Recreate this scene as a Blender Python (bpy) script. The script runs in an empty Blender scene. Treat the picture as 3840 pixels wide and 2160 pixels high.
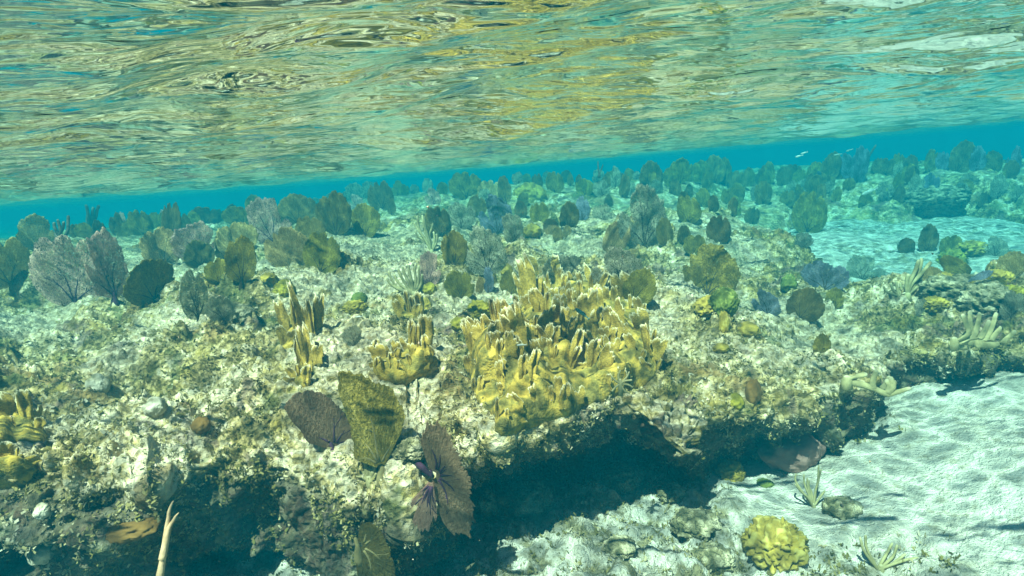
import bpy, bmesh, math, random
import numpy as np
from mathutils import Vector, Matrix
from mathutils.bvhtree import BVHTree

SC = bpy.context.scene
COL = SC.collection
rad = math.radians
random.seed(7)
RNG = np.random.default_rng(11)

# ------------------------------------------------------------------ camera
FPX = 1535.0                       # focal length in pixels of a 2576 px wide frame
PITCH, ROLL = rad(10.6), rad(4.7)
HS = 0.125                         # water surface above the lens
fw = np.array((0, math.cos(PITCH), -math.sin(PITCH)))
r0 = np.array((1.0, 0, 0)); u0 = np.array((0, math.sin(PITCH), math.cos(PITCH)))
rt = math.cos(ROLL) * r0 - math.sin(ROLL) * u0
up = math.sin(ROLL) * r0 + math.cos(ROLL) * u0
cam_d = bpy.data.cameras.new("camera")
cam_d.sensor_width = 36.0
cam_d.lens = 36.0 * FPX / 2576.0
cam_d.clip_start = 0.02
cam_d.clip_end = 400
cam = bpy.data.objects.new("camera", cam_d)
COL.objects.link(cam)
cam.matrix_world = Matrix(((rt[0], up[0], -fw[0], 0), (rt[1], up[1], -fw[1], 0), (rt[2], up[2], -fw[2], 0), (0, 0, 0, 1)))
SC.camera = cam

# ------------------------------------------------------------------ sky, sun, exposure
SUN_T = Vector((0.25, 0.55, -1.0)).normalized()      # the way the sunlight travels
w = bpy.data.worlds.new("World"); SC.world = w; w.use_nodes = True
nt = w.node_tree
sky = nt.nodes.new("ShaderNodeTexSky"); sky.sky_type = 'NISHITA'; sky.sun_disc = False
sky.sun_elevation = math.asin(-SUN_T.z)
sky.sun_rotation = math.atan2(-SUN_T.x, -SUN_T.y)
bg = nt.nodes["Background"]; nt.links.new(sky.outputs[0], bg.inputs[0]); bg.inputs[1].default_value = 0.055
sl = bpy.data.lights.new("sun", 'SUN'); sl.energy = 5.0; sl.angle = rad(0.5); sl.color = (1.0, 0.85, 0.67)
so = bpy.data.objects.new("sun", sl); COL.objects.link(so)
so.rotation_euler = SUN_T.to_track_quat('-Z', 'Y').to_euler(); so.location = (0, 0, 5)
SC.view_settings.view_transform = 'Standard'; SC.view_settings.look = 'None'
SC.view_settings.gamma = 1.0; SC.view_settings.use_curve_mapping = False
SC.view_settings.exposure = 1.95
SC.render.engine = 'CYCLES'
cy = SC.cycles
cy.use_denoising = True; cy.use_adaptive_sampling = False
cy.max_bounces = 8; cy.diffuse_bounces = 2; cy.glossy_bounces = 5; cy.transmission_bounces = 2
cy.volume_bounces = 1; cy.transparent_max_bounces = 24
cy.caustics_reflective = False; cy.caustics_refractive = False
cy.sample_clamp_indirect = 4.0

# ------------------------------------------------------------------ pixels to places
def ray(px, py):
    return fw + rt * (px - 1288.0) / FPX + up * (724.5 - py) / FPX
def on_z(px, py, z):
    d = ray(px, py); return d * (z / d[2])
def px_of(p):
    p = np.asarray(p, float); d = p @ fw
    return 1288 + FPX * (p @ rt) / d, 724.5 - FPX * (p @ up) / d

# ------------------------------------------------------------------ noise
def hash3(ix, iy, iz, seed=0):
    h = (ix.astype(np.uint32) * np.uint32(374761393) + iy.astype(np.uint32) * np.uint32(668265263)
         + iz.astype(np.uint32) * np.uint32(2147483647) + np.uint32((seed * 1274126177) & 0xffffffff))
    h = (h ^ (h >> np.uint32(13))) * np.uint32(1274126177)
    h = (h ^ (h >> np.uint32(16))) * np.uint32(2246822519)
    return ((h ^ (h >> np.uint32(15))) & np.uint32(0xffffff)).astype(np.float32) / np.float32(0xffffff)
def vnoise(p, seed=0):
    """value noise, 0..1"""
    i = np.floor(p).astype(np.int64); f = (p - i).astype(np.float32)
    f = f * f * f * (f * (f * 6 - 15) + 10)
    i = i.astype(np.int32)
    x, y, z = i[:, 0], i[:, 1], i[:, 2]
    def c(a, b, d): return hash3(x + a, y + b, z + d, seed)
    fx, fy, fz = f[:, 0], f[:, 1], f[:, 2]
    def L(a, b, t): return a + (b - a) * t
    return L(L(L(c(0,0,0), c(1,0,0), fx), L(c(0,1,0), c(1,1,0), fx), fy),
             L(L(c(0,0,1), c(1,0,1), fx), L(c(0,1,1), c(1,1,1), fx), fy), fz)
def fbm(p, octv=3, seed=0):
    a, s, t = 0.5, 0, 0
    for k in range(octv):
        s = s + a * vnoise(p * (2.03 ** k), seed + k); t += a; a *= 0.5
    return s / t
def worley(p, seed=0):
    """distance to the nearest feature point (about 0..1)"""
    i = np.floor(p).astype(np.int32); f = (p - i).astype(np.float32)
    best = np.full(len(p), 9.0, np.float32)
    for dx in (-1, 0, 1):
        for dy in (-1, 0, 1):
            for dz in (-1, 0, 1):
                X, Y, Z = i[:, 0] + dx, i[:, 1] + dy, i[:, 2] + dz
                qx = dx + hash3(X, Y, Z, seed) - f[:, 0]
                qy = dy + hash3(X, Y, Z, seed + 91) - f[:, 1]
                qz = dz + hash3(X, Y, Z, seed + 177) - f[:, 2]
                best = np.minimum(best, qx * qx + qy * qy + qz * qz)
    return np.sqrt(best)
def sstep(a, b, x):
    t = np.clip((x - a) / (b - a), 0, 1); return t * t * (3 - 2 * t)

# ------------------------------------------------------------------ meshes
def mesh_np(name, v, quads=None, tris=None, smooth=True):
    me = bpy.data.meshes.new(name)
    v = np.asarray(v, np.float32)
    loops = []; starts = []; n = 0
    if quads is not None and len(quads):
        q = np.asarray(quads, np.int32); loops.append(q.ravel()); starts.append(np.arange(len(q), dtype=np.int32) * 4); n += q.size
    if tris is not None and len(tris):
        t = np.asarray(tris, np.int32); loops.append(t.ravel()); starts.append(n + np.arange(len(t), dtype=np.int32) * 3)
    lo = np.concatenate(loops); st = np.concatenate(starts)
    me.vertices.add(len(v)); me.vertices.foreach_set("co", v.ravel())
    me.loops.add(len(lo)); me.loops.foreach_set("vertex_index", lo)
    me.polygons.add(len(st)); me.polygons.foreach_set("loop_start", st)
    me.update(calc_edges=True)
    if smooth: me.polygons.foreach_set("use_smooth", np.ones(len(st), bool))
    me.validate()
    return me
def grid_quads(nr, nc, wrap=False):
    r = np.arange(nr - 1)[:, None]; cN = nc if wrap else nc - 1
    c = np.arange(cN)[None, :]; c1 = (c + 1) % nc
    return np.stack([(r * nc + c), (r * nc + c1), ((r + 1) * nc + c1), ((r + 1) * nc + c)], -1).reshape(-1, 4)
def set_attr(me, name, vals):
    a = me.attributes.new(name, 'FLOAT', 'POINT'); a.data.foreach_set("value", np.asarray(vals, np.float32))
def link(name, me, mat=None, parent=None, **props):
    o = bpy.data.objects.new(name, me); COL.objects.link(o)
    if mat is not None and me is not None and not me.materials: me.materials.append(mat)
    if parent is not None: o.parent = parent
    for k, v in props.items(): o[k] = v
    return o
def empty(name, loc=(0, 0, 0), rot=(0, 0, 0), **props):
    o = bpy.data.objects.new(name, None); COL.objects.link(o); o.location = loc; o.rotation_euler = rot
    o.empty_display_size = 0.05
    for k, v in props.items(): o[k] = v
    return o

# ------------------------------------------------------------------ material helper
class NT:
    def __init__(s, name):
        s.m = bpy.data.materials.new(name); s.m.use_nodes = True; s.t = s.m.node_tree; s.t.nodes.clear()
        s.out = s.n("ShaderNodeOutputMaterial")
    def n(s, typ, **kw):
        nd = s.t.nodes.new(typ)
        for k, v in kw.items(): setattr(nd, k, v)
        return nd
    def l(s, a, b): s.t.links.new(a, b)
    def set(s, sock, v):
        if isinstance(v, bpy.types.NodeSocket): s.l(v, sock)
        elif v is not None: sock.default_value = v
    def math(s, op, a, b=None, clamp=False):
        nd = s.n("ShaderNodeMath", operation=op, use_clamp=clamp); s.set(nd.inputs[0], a)
        if b is not None: s.set(nd.inputs[1], b)
        return nd.outputs[0]
    def vmath(s, op, a, b=None, scale=None):
        nd = s.n("ShaderNodeVectorMath", operation=op); s.set(nd.inputs[0], a)
        if b is not None: s.set(nd.inputs[1], b)
        if scale is not None: s.set(nd.inputs[3], scale)
        return nd.outputs[0]
    def noise(s, vec, scale, detail=3, rough=0.55, dist=0.0):
        nd = s.n("ShaderNodeTexNoise"); s.set(nd.inputs["Vector"], vec); nd.inputs["Scale"].default_value = scale
        nd.inputs["Detail"].default_value = detail; nd.inputs["Roughness"].default_value = rough; nd.inputs["Distortion"].default_value = dist
        return nd
    def voro(s, vec, scale, feature='F1', rand=1.0):
        nd = s.n("ShaderNodeTexVoronoi", feature=feature); s.set(nd.inputs["Vector"], vec); nd.inputs["Scale"].default_value = scale
        nd.inputs["Randomness"].default_value = rand
        return nd
    def ramp(s, fac, stops, interp='LINEAR'):
        nd = s.n("ShaderNodeValToRGB"); cr = nd.color_ramp; cr.interpolation = interp
        while len(cr.elements) < len(stops): cr.elements.new(0.5)
        for e, (p, c) in zip(cr.elements, stops):
            e.position = p; e.color = (c[0], c[1], c[2], 1) if hasattr(c, '__len__') else (c, c, c, 1)
        s.set(nd.inputs[0], fac); return nd.outputs[0]
    def mix(s, fac, a, b, typ='MIX'):
        nd = s.n("ShaderNodeMix", data_type='RGBA', blend_type=typ); s.set(nd.inputs[0], fac)
        for k, v in ((6, a), (7, b)):
            s.set(nd.inputs[k], (*v, 1) if isinstance(v, (tuple, list)) and len(v) == 3 else v)
        return nd.outputs[2]
    def bump(s, h, strength=0.5, dist=0.01, normal=None):
        nd = s.n("ShaderNodeBump"); s.set(nd.inputs["Height"], h); nd.inputs["Strength"].default_value = strength
        nd.inputs["Distance"].default_value = dist
        if normal is not None: s.l(normal, nd.inputs["Normal"])
        return nd.outputs[0]
    def obj(s): return s.n("ShaderNodeTexCoord").outputs["Object"]
    def pos(s): return s.n("ShaderNodeNewGeometry").outputs["Position"]
    def attr(s, name): return s.n("ShaderNodeAttribute", attribute_name=name).outputs["Fac"]
    def bsdf(s, color, rough=0.85, normal=None, spec=0.2, trans=None, alpha=None):
        b = s.n("ShaderNodeBsdfPrincipled"); c = b.inputs["Base Color"]
        s.set(c, (*color, 1) if isinstance(color, (tuple, list)) and len(color) == 3 else color)
        s.set(b.inputs["Roughness"], rough); b.inputs["Specular IOR Level"].default_value = spec
        if normal is not None: s.l(normal, b.inputs["Normal"])
        if alpha is not None: s.set(b.inputs["Alpha"], alpha)
        sh = b.outputs[0]
        if trans:
            tb = s.n("ShaderNodeBsdfTranslucent"); s.set(tb.inputs[0], color if not isinstance(color, tuple) else (*color, 1))
            mx = s.n("ShaderNodeMixShader"); mx.inputs[0].default_value = trans; s.l(sh, mx.inputs[1]); s.l(tb.outputs[0], mx.inputs[2]); sh = mx.outputs[0]
        return sh
    def done(s, sh): s.l(sh, s.out.inputs[0]); return s.m
# ------------------------------------------------------------------ the reef: one rough sheet, top, lip and undercut
LIP = [  # picture point of the ledge's lip, its depth, how far the wall steps back under it
    (-60, 1120, -.52, .10), (150, 1165, -.56, .12), (330, 1175, -.60, .18), (450, 1135, -.60, .28), (600, 1150, -.62, .34),
    (690, 1130, -.62, .12), (780, 1180, -.66, .02), (900, 1210, -.69, .05), (1020, 1205, -.70, .25), (1085, 1185, -.70, .35), (1145, 1095, -.64, .48), (1250, 1070, -.62, .50),
    (1400, 1015, -.61, .55), (1560, 975, -.60, .55), (1640, 1030, -.65, .55), (1735, 1120, -.73, .50), (1800, 1055, -.72, .42),
    (1900, 1010, -.73, .38), (2000, 985, -.74, .36), (2150, 935, -.75, .34), (2300, 872, -.76, .34), (2400, 858, -.76, .34),
    (2500, 850, -.76, .3), (2640, 830, -.76, .3)]
lp = np.array([on_z(a, b, c) for a, b, c, d in LIP])
l_az = np.arctan2(lp[:, 0], lp[:, 1]); l_r = np.hypot(lp[:, 0], lp[:, 1]); l_z = lp[:, 2]; l_u = np.array([d for *_, d in LIP])
l_az = np.concatenate([[rad(-80)], l_az, [rad(60), rad(80)]]); l_r = np.concatenate([[1.25], l_r, [2.9, 3.6]])
l_z = np.concatenate([[-.52], l_z, [-.75, -.75]]); l_u = np.concatenate([[.2], l_u, [.5, .4]])

HP = [  # picture point on the reef top and its depth
    (150, 900, -.50), (300, 1000, -.54), (500, 730, -.42), (150, 720, -.41), (0, 800, -.46), (300, 615, -.34), (700, 680, -.40), (0, 640, -.36),
    (800, 600, -.34), (600, 900, -.50), (750, 850, -.51), (1050, 500, -.29), (1300, 480, -.26), (1100, 640, -.43), (1000, 800, -.51), (1250, 760, -.50),
    (1500, 560, -.41), (1500, 700, -.49), (1700, 700, -.56), (1700, 560, -.50), (1620, 470, -.33), (1900, 600, -.62), (1850, 800, -.66), (1750, 950, -.68),
    (2000, 900, -.72), (2100, 720, -.78), (2250, 800, -.77), (1950, 700, -.67), (1850, 450, -.42), (2000, 500, -.62), (2350, 720, -.72), (2480, 700, -.68), (2420, 800, -.74),
    (2200, 850, -.76), (2000, 450, -.44), (2150, 445, -.47), (2300, 440, -.50), (2430, 435, -.55), (2560, 440, -.62), (2080, 485, -.60), (2220, 490, -.64), (2340, 495, -.68), (2480, 490, -.74), (1960, 520, -.66), (1920, 428, -.35), (2040, 424, -.35), (2160, 422, -.36), (2280, 420, -.37), (2400, 418, -.39), (2520, 420, -.44), (1980, 440, -.36), (2100, 438, -.37), (2220, 436, -.38), (2340, 434, -.40), (2460, 434, -.43), (1800, 436, -.38), (1700, 446, -.36)]
hp = np.array([on_z(*t) for t in HP])
hp = np.vstack([hp, [(-6, 4, -.45), (-9, 8, -.5), (-3, 9, -.36), (0, 14, -.42), (-6, 16, -.5), (4, 14, -.5), (3.4, 6.2, -1.25), (3.1, 5.2, -1.3), (4.6, 6.2, -1.3), (3.9, 5.2, -1.3),
                     (2.7, 4.2, -1.3), (6, 5.5, -1.5), (8, 17, -.9), (14, 14, -1.8), (9, 5, -2.2),
                     (4.5, 3.5, -1.2), (-3, 1, -.5), (-5, 0.5, -.5), (3.5, 1.6, -.9), (-10, 30, -.6), (0, 30, -.6), (12, 30, -1.6), (30, 20, -3.2), (20, 10, -3.2)]])
def lg(x, y):
    return np.stack([np.arctan2(x, y) * 1.6, np.log(np.hypot(x, y))], -1)
hk = lg(hp[:, 0], hp[:, 1])
def reef_h(x, y):
    q = lg(x, y); num = np.zeros(len(x)); den = np.zeros(len(x)) + 1e-9
    for k in range(len(hk)):
        d2 = ((q - hk[k]) ** 2).sum(-1) + 0.0025
        wt = d2 ** -1.9; num += wt * hp[k, 2]; den += wt
    r = np.hypot(x, y)
    return num / den + .07 * sstep(4.0, 6.5, r) * (1 - sstep(10, 15, r))
def sand_h(x, y):
    r = np.hypot(x, y)
    z = -1.10 + 0.22 * sstep(2.6, 5.0, y - 0.3 * x)
    z = z + 0.04 + 0.15 * sstep(.8, 1.8, x) * (1 - sstep(2.6, 4.5, y)) - 1.6 * sstep(6.5, 14, x) - 0.9 * sstep(4.0, 9, x) * (1 - sstep(3, 8, y))
    return z + 0.05 * (fbm(np.stack([x * 1.3, y * 1.3, 0 * x], -1), 3, 5) - .5) * 2

def polar_az(fine_deg, n_fine, n_coarse):
    a = np.linspace(-fine_deg, fine_deg, n_fine)
    t = np.linspace(0, 1, n_coarse + 1)[1:] ** 1.5
    o = fine_deg + (82 - fine_deg) * t
    return np.radians(np.concatenate([-o[::-1], a, o]))

def build_reef():
    az = polar_az(43, 1150, 110); nc = len(az)
    lr = np.interp(az, l_az, l_r); lz = np.interp(az, l_az, l_z); lu = np.interp(az, l_az, l_u)
    k = np.ones(9) / 9
    sm = lambda v: np.convolve(np.pad(v, 4, 'edge'), k, 'valid')
    lr, lz, lu = sm(lr), sm(lz), sm(lu)
    wob = vnoise(np.stack([az * 18, 0 * az, 0 * az], -1), 3) - .5 + .5 * (vnoise(np.stack([az * 45, 0 * az + 4, 0 * az], -1), 4) - .5)
    lr = lr + 0.05 * wob
    # top rows
    NT_, NU = 640, 230
    t = np.linspace(0, 1, NT_)[:, None]
    inv0 = 1 / lr[None, :]; inv1 = 1 / 45.0
    r_a = 1 / (inv0 + (inv1 - inv0) * t)
    r_b = lr[None, :] * (45.0 / lr[None, :]) ** t
    r = 0.86 * r_a + 0.14 * np.minimum(r_b, r_a * 1.0 + 30)
    X = np.sin(az)[None, :] * r; Y = np.cos(az)[None, :] * r
    H = reef_h(X.ravel(), Y.ravel()).reshape(X.shape)
    bl = np.exp(-((r - lr) / 0.28) ** 2)
    Z = H * (1 - bl) + (lz[None, :] + 0.02) * bl
    Z = Z - 0.06 * np.exp(-(r - lr) / 0.035)
    # underside rows
    q = np.linspace(0, 1, NU + 1)[1:, None]
    hgt = (lz + 1.33)[None, :] - .06
    p1 = np.array([-.03, -.13]); u = lu[None, :]
    b0, b1, b2, b3 = (1 - q) ** 3, 3 * q * (1 - q) ** 2, 3 * q * q * (1 - q), q ** 3
    ru = lr[None, :] + b1 * p1[0] + b2 * (u * 1.15) + b3 * u
    zu = (lz[None, :] - .04) + b1 * p1[1] - b2 * 0.22 - b3 * hgt
    XU = np.sin(az)[None, :] * ru; YU = np.cos(az)[None, :] * ru
    P = np.concatenate([np.stack([X, Y, Z], -1)[::-1], np.stack([XU, YU, zu], -1)], 0)   # far -> lip -> under
    nr = P.shape[0]
    dr = np.gradient(P, axis=0); dc = np.gradient(P, axis=1)
    N = np.cross(dc, dr); N /= np.linalg.norm(N, axis=-1, keepdims=True) + 1e-9
    cell = np.maximum(np.linalg.norm(dr, axis=-1), np.linalg.norm(dc, axis=-1)).ravel()
    p = P.reshape(-1, 3); n = N.reshape(-1, 3)
    dist = np.linalg.norm(p, axis=-1)
    disp = np.zeros(len(p), np.float32)
    wp = p + 0.05 * np.stack([fbm(p * 5, 2, 21) - .5, fbm(p * 5, 2, 22) - .5, fbm(p * 5, 2, 23) - .5], -1) * 2
    def fade(lam): return 1 - sstep(lam * 0.25, lam * 0.75, cell)
    disp += 0.09 * (fbm(p * 1.7, 3, 1) - .5) * 2 * fade(.6)
    lump = 1 - worley(wp * 3.0, 31) ; disp += 0.12 * (lump - .45) * fade(.33)
    patch = sstep(.35, .65, fbm(p * 2.2, 2, 44))            # rougher and calmer stretches
    lump2 = 1 - worley(wp * 8.5, 32); disp += 0.072 * (lump2 - .45) * (.25 + 1.1 * patch) * fade(.115)
    lump3 = 1 - worley(wp * 22, 33); disp += 0.036 * (lump3 - .45) * (.3 + .9 * patch) * fade(.045)
    disp += 0.016 * (np.abs(fbm(p * 30, 2, 6) - .5) * -4 + .5) * fade(.04)
    lump4 = 1 - worley(p * 55, 34); disp += 0.013 * (lump4 - .45) * fade(.018)
    pit = sstep(.66, .8, vnoise(wp * 11, 9)); disp -= 0.05 * pit * patch * fade(.09)
    v = p + n * disp[:, None]
    me = mesh_np("reef", v, grid_quads(nr, nc))
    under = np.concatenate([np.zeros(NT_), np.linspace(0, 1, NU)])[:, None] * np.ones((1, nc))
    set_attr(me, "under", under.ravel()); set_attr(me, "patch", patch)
    return me

def sheet_polar(r_lo, r_hi, nr, az, hfun, power=0.8):
    t = np.linspace(0, 1, nr)[:, None]
    ra = 1 / (1 / r_lo + (1 / r_hi - 1 / r_lo) * t); rb = r_lo * (r_hi / r_lo) ** t
    r = power * ra + (1 - power) * rb
    X = (np.sin(az)[None, :] * r).ravel(); Y = (np.cos(az)[None, :] * r).ravel()
    return X, Y, r

def build_sand():
    az = polar_az(43, 900, 90)
    X, Y, r = sheet_polar(0.5, 60, 520, az, None)
    Z = sand_h(X, Y)
    p = np.stack([X, Y, Z], -1); d = np.hypot(X, Y)
    near = 1 - sstep(3.0, 6.0, d)
    rub = sstep(.34, .52, fbm(p * np.array([1.1, 1.1, 0]) + 7, 2, 71)) * (1 - sstep(.75, 1.15, X - .45 * (Y - 1.2)))   # rubble towards the reef's foot
    Z = Z + near * (0.006 * (fbm(p * 9, 3, 72) - .5) * 2 + .02 * np.clip(.35 - worley(p * 8, 79), 0, 1) * sstep(.5, .62, fbm(p * 2, 2, 80)) + rub * (0.075 * (.5 - worley(p * 7, 73)) + 0.042 * (.5 - worley(p * 19, 74)) + .016 * (.5 - worley(p * 42, 77))) + 0.006 * (.5 - worley(p * 48, 75)))
    Z = Z + 0.012 * (fbm(p * 2.5, 2, 76) - .5) * 2
    far = sstep(2.9, 4.2, Y) * (.35 + .9 * sstep(.35, .6, fbm(p * 1.6 + 3, 3, 81)))      # the sand channel behind is full of rubble and turf
    Z = Z + far * .05 * (.5 - worley(p * 5.5, 82)) + far * .03 * (.5 - worley(p * 12, 83)) * (1 - sstep(5, 8, d))
    rub = np.maximum(rub * near, np.clip(far, 0, 1) * .9); near = 1.0
    me = mesh_np("sand", np.stack([X, Y, Z], -1), grid_quads(520, len(az)))
    set_attr(me, "rubble", rub * near)
    return me

def build_water():
    az = np.radians(np.linspace(-180, 180, 721)[:-1])
    # finer in front
    w_ = np.linspace(-1, 1, 1000); az = np.concatenate([np.radians(w_ * 55), np.radians(np.linspace(55, 305, 200))[1:-1]])
    r = np.concatenate([np.geomspace(.06, .3, 60)[:-1], np.geomspace(.3, 8, 560)[:-1], np.geomspace(8, 60, 80)])[:, None]; nc = len(az); nr = len(r)
    X = np.sin(az)[None, :] * r; Y = np.cos(az)[None, :] * r
    cell = np.maximum(np.abs(np.gradient(r, axis=0)), r * 0.0019) * np.ones((1, nc))
    Z = np.zeros_like(X)
    g = np.random.default_rng(3)
    for lam, slope, k in ((1.3, .05, 5), (.55, .075, 7), (.26, .10, 9), (.12, .085, 10), (.06, .05, 10)):
        for _ in range(k):
            th = rad(78) + g.normal(0, .55); L = lam * g.uniform(.75, 1.35); kk = 2 * math.pi / L
            a = slope / kk * 1.4 / math.sqrt(k)
            f = 1 - sstep(L * .16, L * .4, cell)
            Z += f * a * np.sin(kk * (X * math.cos(th) + Y * math.sin(th)) + g.uniform(0, 6.3) + .6 * np.sin(X * 2.1 / lam ** .5 + g.uniform(0, 6)))
    v = np.stack([X, Y, HS + Z], -1).reshape(-1, 3)
    quads = grid_quads(nr, nc, wrap=True)
    c0 = len(v); v = np.vstack([v, [[0, 0, HS]]])
    tris = np.stack([np.full(nc, c0), (np.arange(nc) + 1) % nc, np.arange(nc)], -1)
    me = mesh_np("water", v, quads, tris)
    return me

def mat_water():
    t = NT("rippled_water"); p = t.pos()
    sp = t.n("ShaderNodeMapping"); sp.inputs["Scale"].default_value = (.75, 1.6, 1); sp.inputs["Rotation"].default_value = (0, 0, rad(-12)); t.l(p, sp.inputs[0])
    h1 = t.noise(sp.outputs[0], 16, 2, .5, .4); h2 = t.noise(sp.outputs[0], 5, 2, .5, .3)
    hh = t.math('ADD', t.math('MULTIPLY', h1.outputs[0], .30), h2.outputs[0])
    nrm = t.bump(hh, .8, .028)
    fr = t.n("ShaderNodeFresnel"); fr.inputs[0].default_value = 1.33; t.l(nrm, fr.inputs["Normal"])
    gl = t.n("ShaderNodeBsdfGlossy"); gl.inputs["Roughness"].default_value = 0.03; gl.inputs["Color"].default_value = (.95, .98, .97, 1); t.l(nrm, gl.inputs["Normal"])
    # sun caustics painted into the transparent colour: a net of bright lines, dimmer between
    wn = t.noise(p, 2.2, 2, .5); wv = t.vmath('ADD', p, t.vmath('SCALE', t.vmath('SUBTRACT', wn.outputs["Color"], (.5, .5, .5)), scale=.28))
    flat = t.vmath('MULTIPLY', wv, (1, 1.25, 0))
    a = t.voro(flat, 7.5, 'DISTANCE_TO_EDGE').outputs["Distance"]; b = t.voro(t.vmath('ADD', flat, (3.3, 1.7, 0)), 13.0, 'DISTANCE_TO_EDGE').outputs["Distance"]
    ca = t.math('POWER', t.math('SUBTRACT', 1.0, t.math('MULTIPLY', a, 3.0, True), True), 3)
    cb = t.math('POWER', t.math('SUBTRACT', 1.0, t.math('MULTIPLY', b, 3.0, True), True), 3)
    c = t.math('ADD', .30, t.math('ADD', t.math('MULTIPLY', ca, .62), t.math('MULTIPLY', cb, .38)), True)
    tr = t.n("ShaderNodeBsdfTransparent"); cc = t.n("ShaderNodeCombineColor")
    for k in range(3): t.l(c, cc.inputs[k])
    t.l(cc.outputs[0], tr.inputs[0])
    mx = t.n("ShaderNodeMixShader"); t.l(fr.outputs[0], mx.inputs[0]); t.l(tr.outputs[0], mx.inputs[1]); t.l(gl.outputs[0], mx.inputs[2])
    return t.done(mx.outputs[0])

def mat_reef():
    t = NT("coral_rock"); p = t.pos()
    n1 = t.noise(p, 2.6, 4, .6); n2 = t.noise(p, 17, 4, .65); n3 = t.noise(p, 60, 3, .6)
    und = t.attr("under"); pat = t.attr("patch")
    f = t.math('ADD', t.math('MULTIPLY', n1.outputs[0], .5), t.math('ADD', t.math('MULTIPLY', n2.outputs[0], .5), t.math('MULTIPLY', n3.outputs[0], .25)))
    c = t.ramp(f, [(.50, (.060, .050, .016)), (.575, (.22, .170, .052)), (.645, (.55, .43, .19)), (.72, (.82, .71, .48))])
    pc = t.noise(t.vmath('ADD', p, (9, 4, 2)), 4.5, 3, .6, .6).outputs["Color"]
    sp_ = t.n("ShaderNodeSeparateColor"); t.l(pc, sp_.inputs[0])
    c = t.mix(t.ramp(sp_.outputs[0], [(.57, 0), (.62, .75)]), c, (.27, .17, .055))
    c = t.mix(t.ramp(sp_.outputs[1], [(.58, 0), (.63, .7)]), c, (.20, .135, .11))
    c = t.mix(t.ramp(sp_.outputs[2], [(.56, 0), (.62, .7)]), c, (.13, .15, .045))
    yl = t.noise(t.vmath('ADD', p, (5, 2, 1)), 6, 3, .6)
    c = t.mix(t.ramp(yl.outputs[0], [(.56, 0), (.66, .55)]), c, (.42, .31, .06))
    # the underside carries sponges and coralline crusts instead of pale sand and turf
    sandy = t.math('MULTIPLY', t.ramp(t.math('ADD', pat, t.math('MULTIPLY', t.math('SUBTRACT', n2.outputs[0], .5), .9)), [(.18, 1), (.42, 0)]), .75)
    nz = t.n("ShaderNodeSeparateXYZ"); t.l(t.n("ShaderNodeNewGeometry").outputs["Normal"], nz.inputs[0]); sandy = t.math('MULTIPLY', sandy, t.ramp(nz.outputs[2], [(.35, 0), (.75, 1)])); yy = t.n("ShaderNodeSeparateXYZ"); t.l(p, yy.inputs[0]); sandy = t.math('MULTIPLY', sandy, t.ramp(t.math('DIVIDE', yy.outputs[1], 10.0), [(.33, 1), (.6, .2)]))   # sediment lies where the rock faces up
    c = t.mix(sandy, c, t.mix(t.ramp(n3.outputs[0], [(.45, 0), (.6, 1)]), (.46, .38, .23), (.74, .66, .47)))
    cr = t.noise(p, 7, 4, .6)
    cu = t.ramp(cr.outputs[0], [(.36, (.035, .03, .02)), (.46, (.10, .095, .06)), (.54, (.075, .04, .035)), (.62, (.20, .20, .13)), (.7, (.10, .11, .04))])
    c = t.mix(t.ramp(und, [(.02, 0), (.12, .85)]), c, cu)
    bh = t.math('ADD', t.noise(p, 80, 4, .7).outputs[0], t.math('MULTIPLY', t.voro(p, 60).outputs[0], .8))
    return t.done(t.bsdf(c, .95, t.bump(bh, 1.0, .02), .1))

def mat_sand():
    t = NT("coral_sand"); p = t.pos()
    n1 = t.noise(p, 3, 4, .6); n2 = t.noise(p, 26, 4, .65)
    c = t.ramp(n1.outputs[0], [(.35, (.60, .56, .45)), (.6, (.80, .76, .64))])
    c = t.mix(t.ramp(n2.outputs[0], [(.53, 0), (.66, .6)]), c, (.26, .23, .12))
    rb = t.attr("rubble")
    c = t.mix(t.math('MULTIPLY', rb, t.ramp(t.noise(p, 14, 4, .7).outputs[0], [(.45, 0), (.58, .9)])), c, (.22, .19, .085))
    bh = t.math('ADD', t.noise(p, 120, 4, .7).outputs[0], t.math('MULTIPLY', t.noise(p, 30, 3, .6).outputs[0], 1.5))
    c = t.mix(t.ramp(t.voro(p, 46).outputs[0], [(.06, .6), (.14, 0)]), c, (.26, .22, .13))
    return t.done(t.bsdf(c, .95, t.bump(bh, .9, .02), .1))

M_REEF, M_SAND = mat_reef(), mat_sand()
me_reef = build_reef(); me_sand = build_sand()
link("reef_ledge", me_reef, M_REEF, kind="structure", label="rough pale coral rock reef with a dark undercut front ledge", category="reef")
link("sand_floor", me_sand, M_SAND, kind="structure", label="pale sandy sea floor with scattered rubble below the reef ledge", category="sand")
link("water", build_water(), mat_water(), kind="structure", label="rippled underside of the water surface mirroring the reef", category="water")

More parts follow.
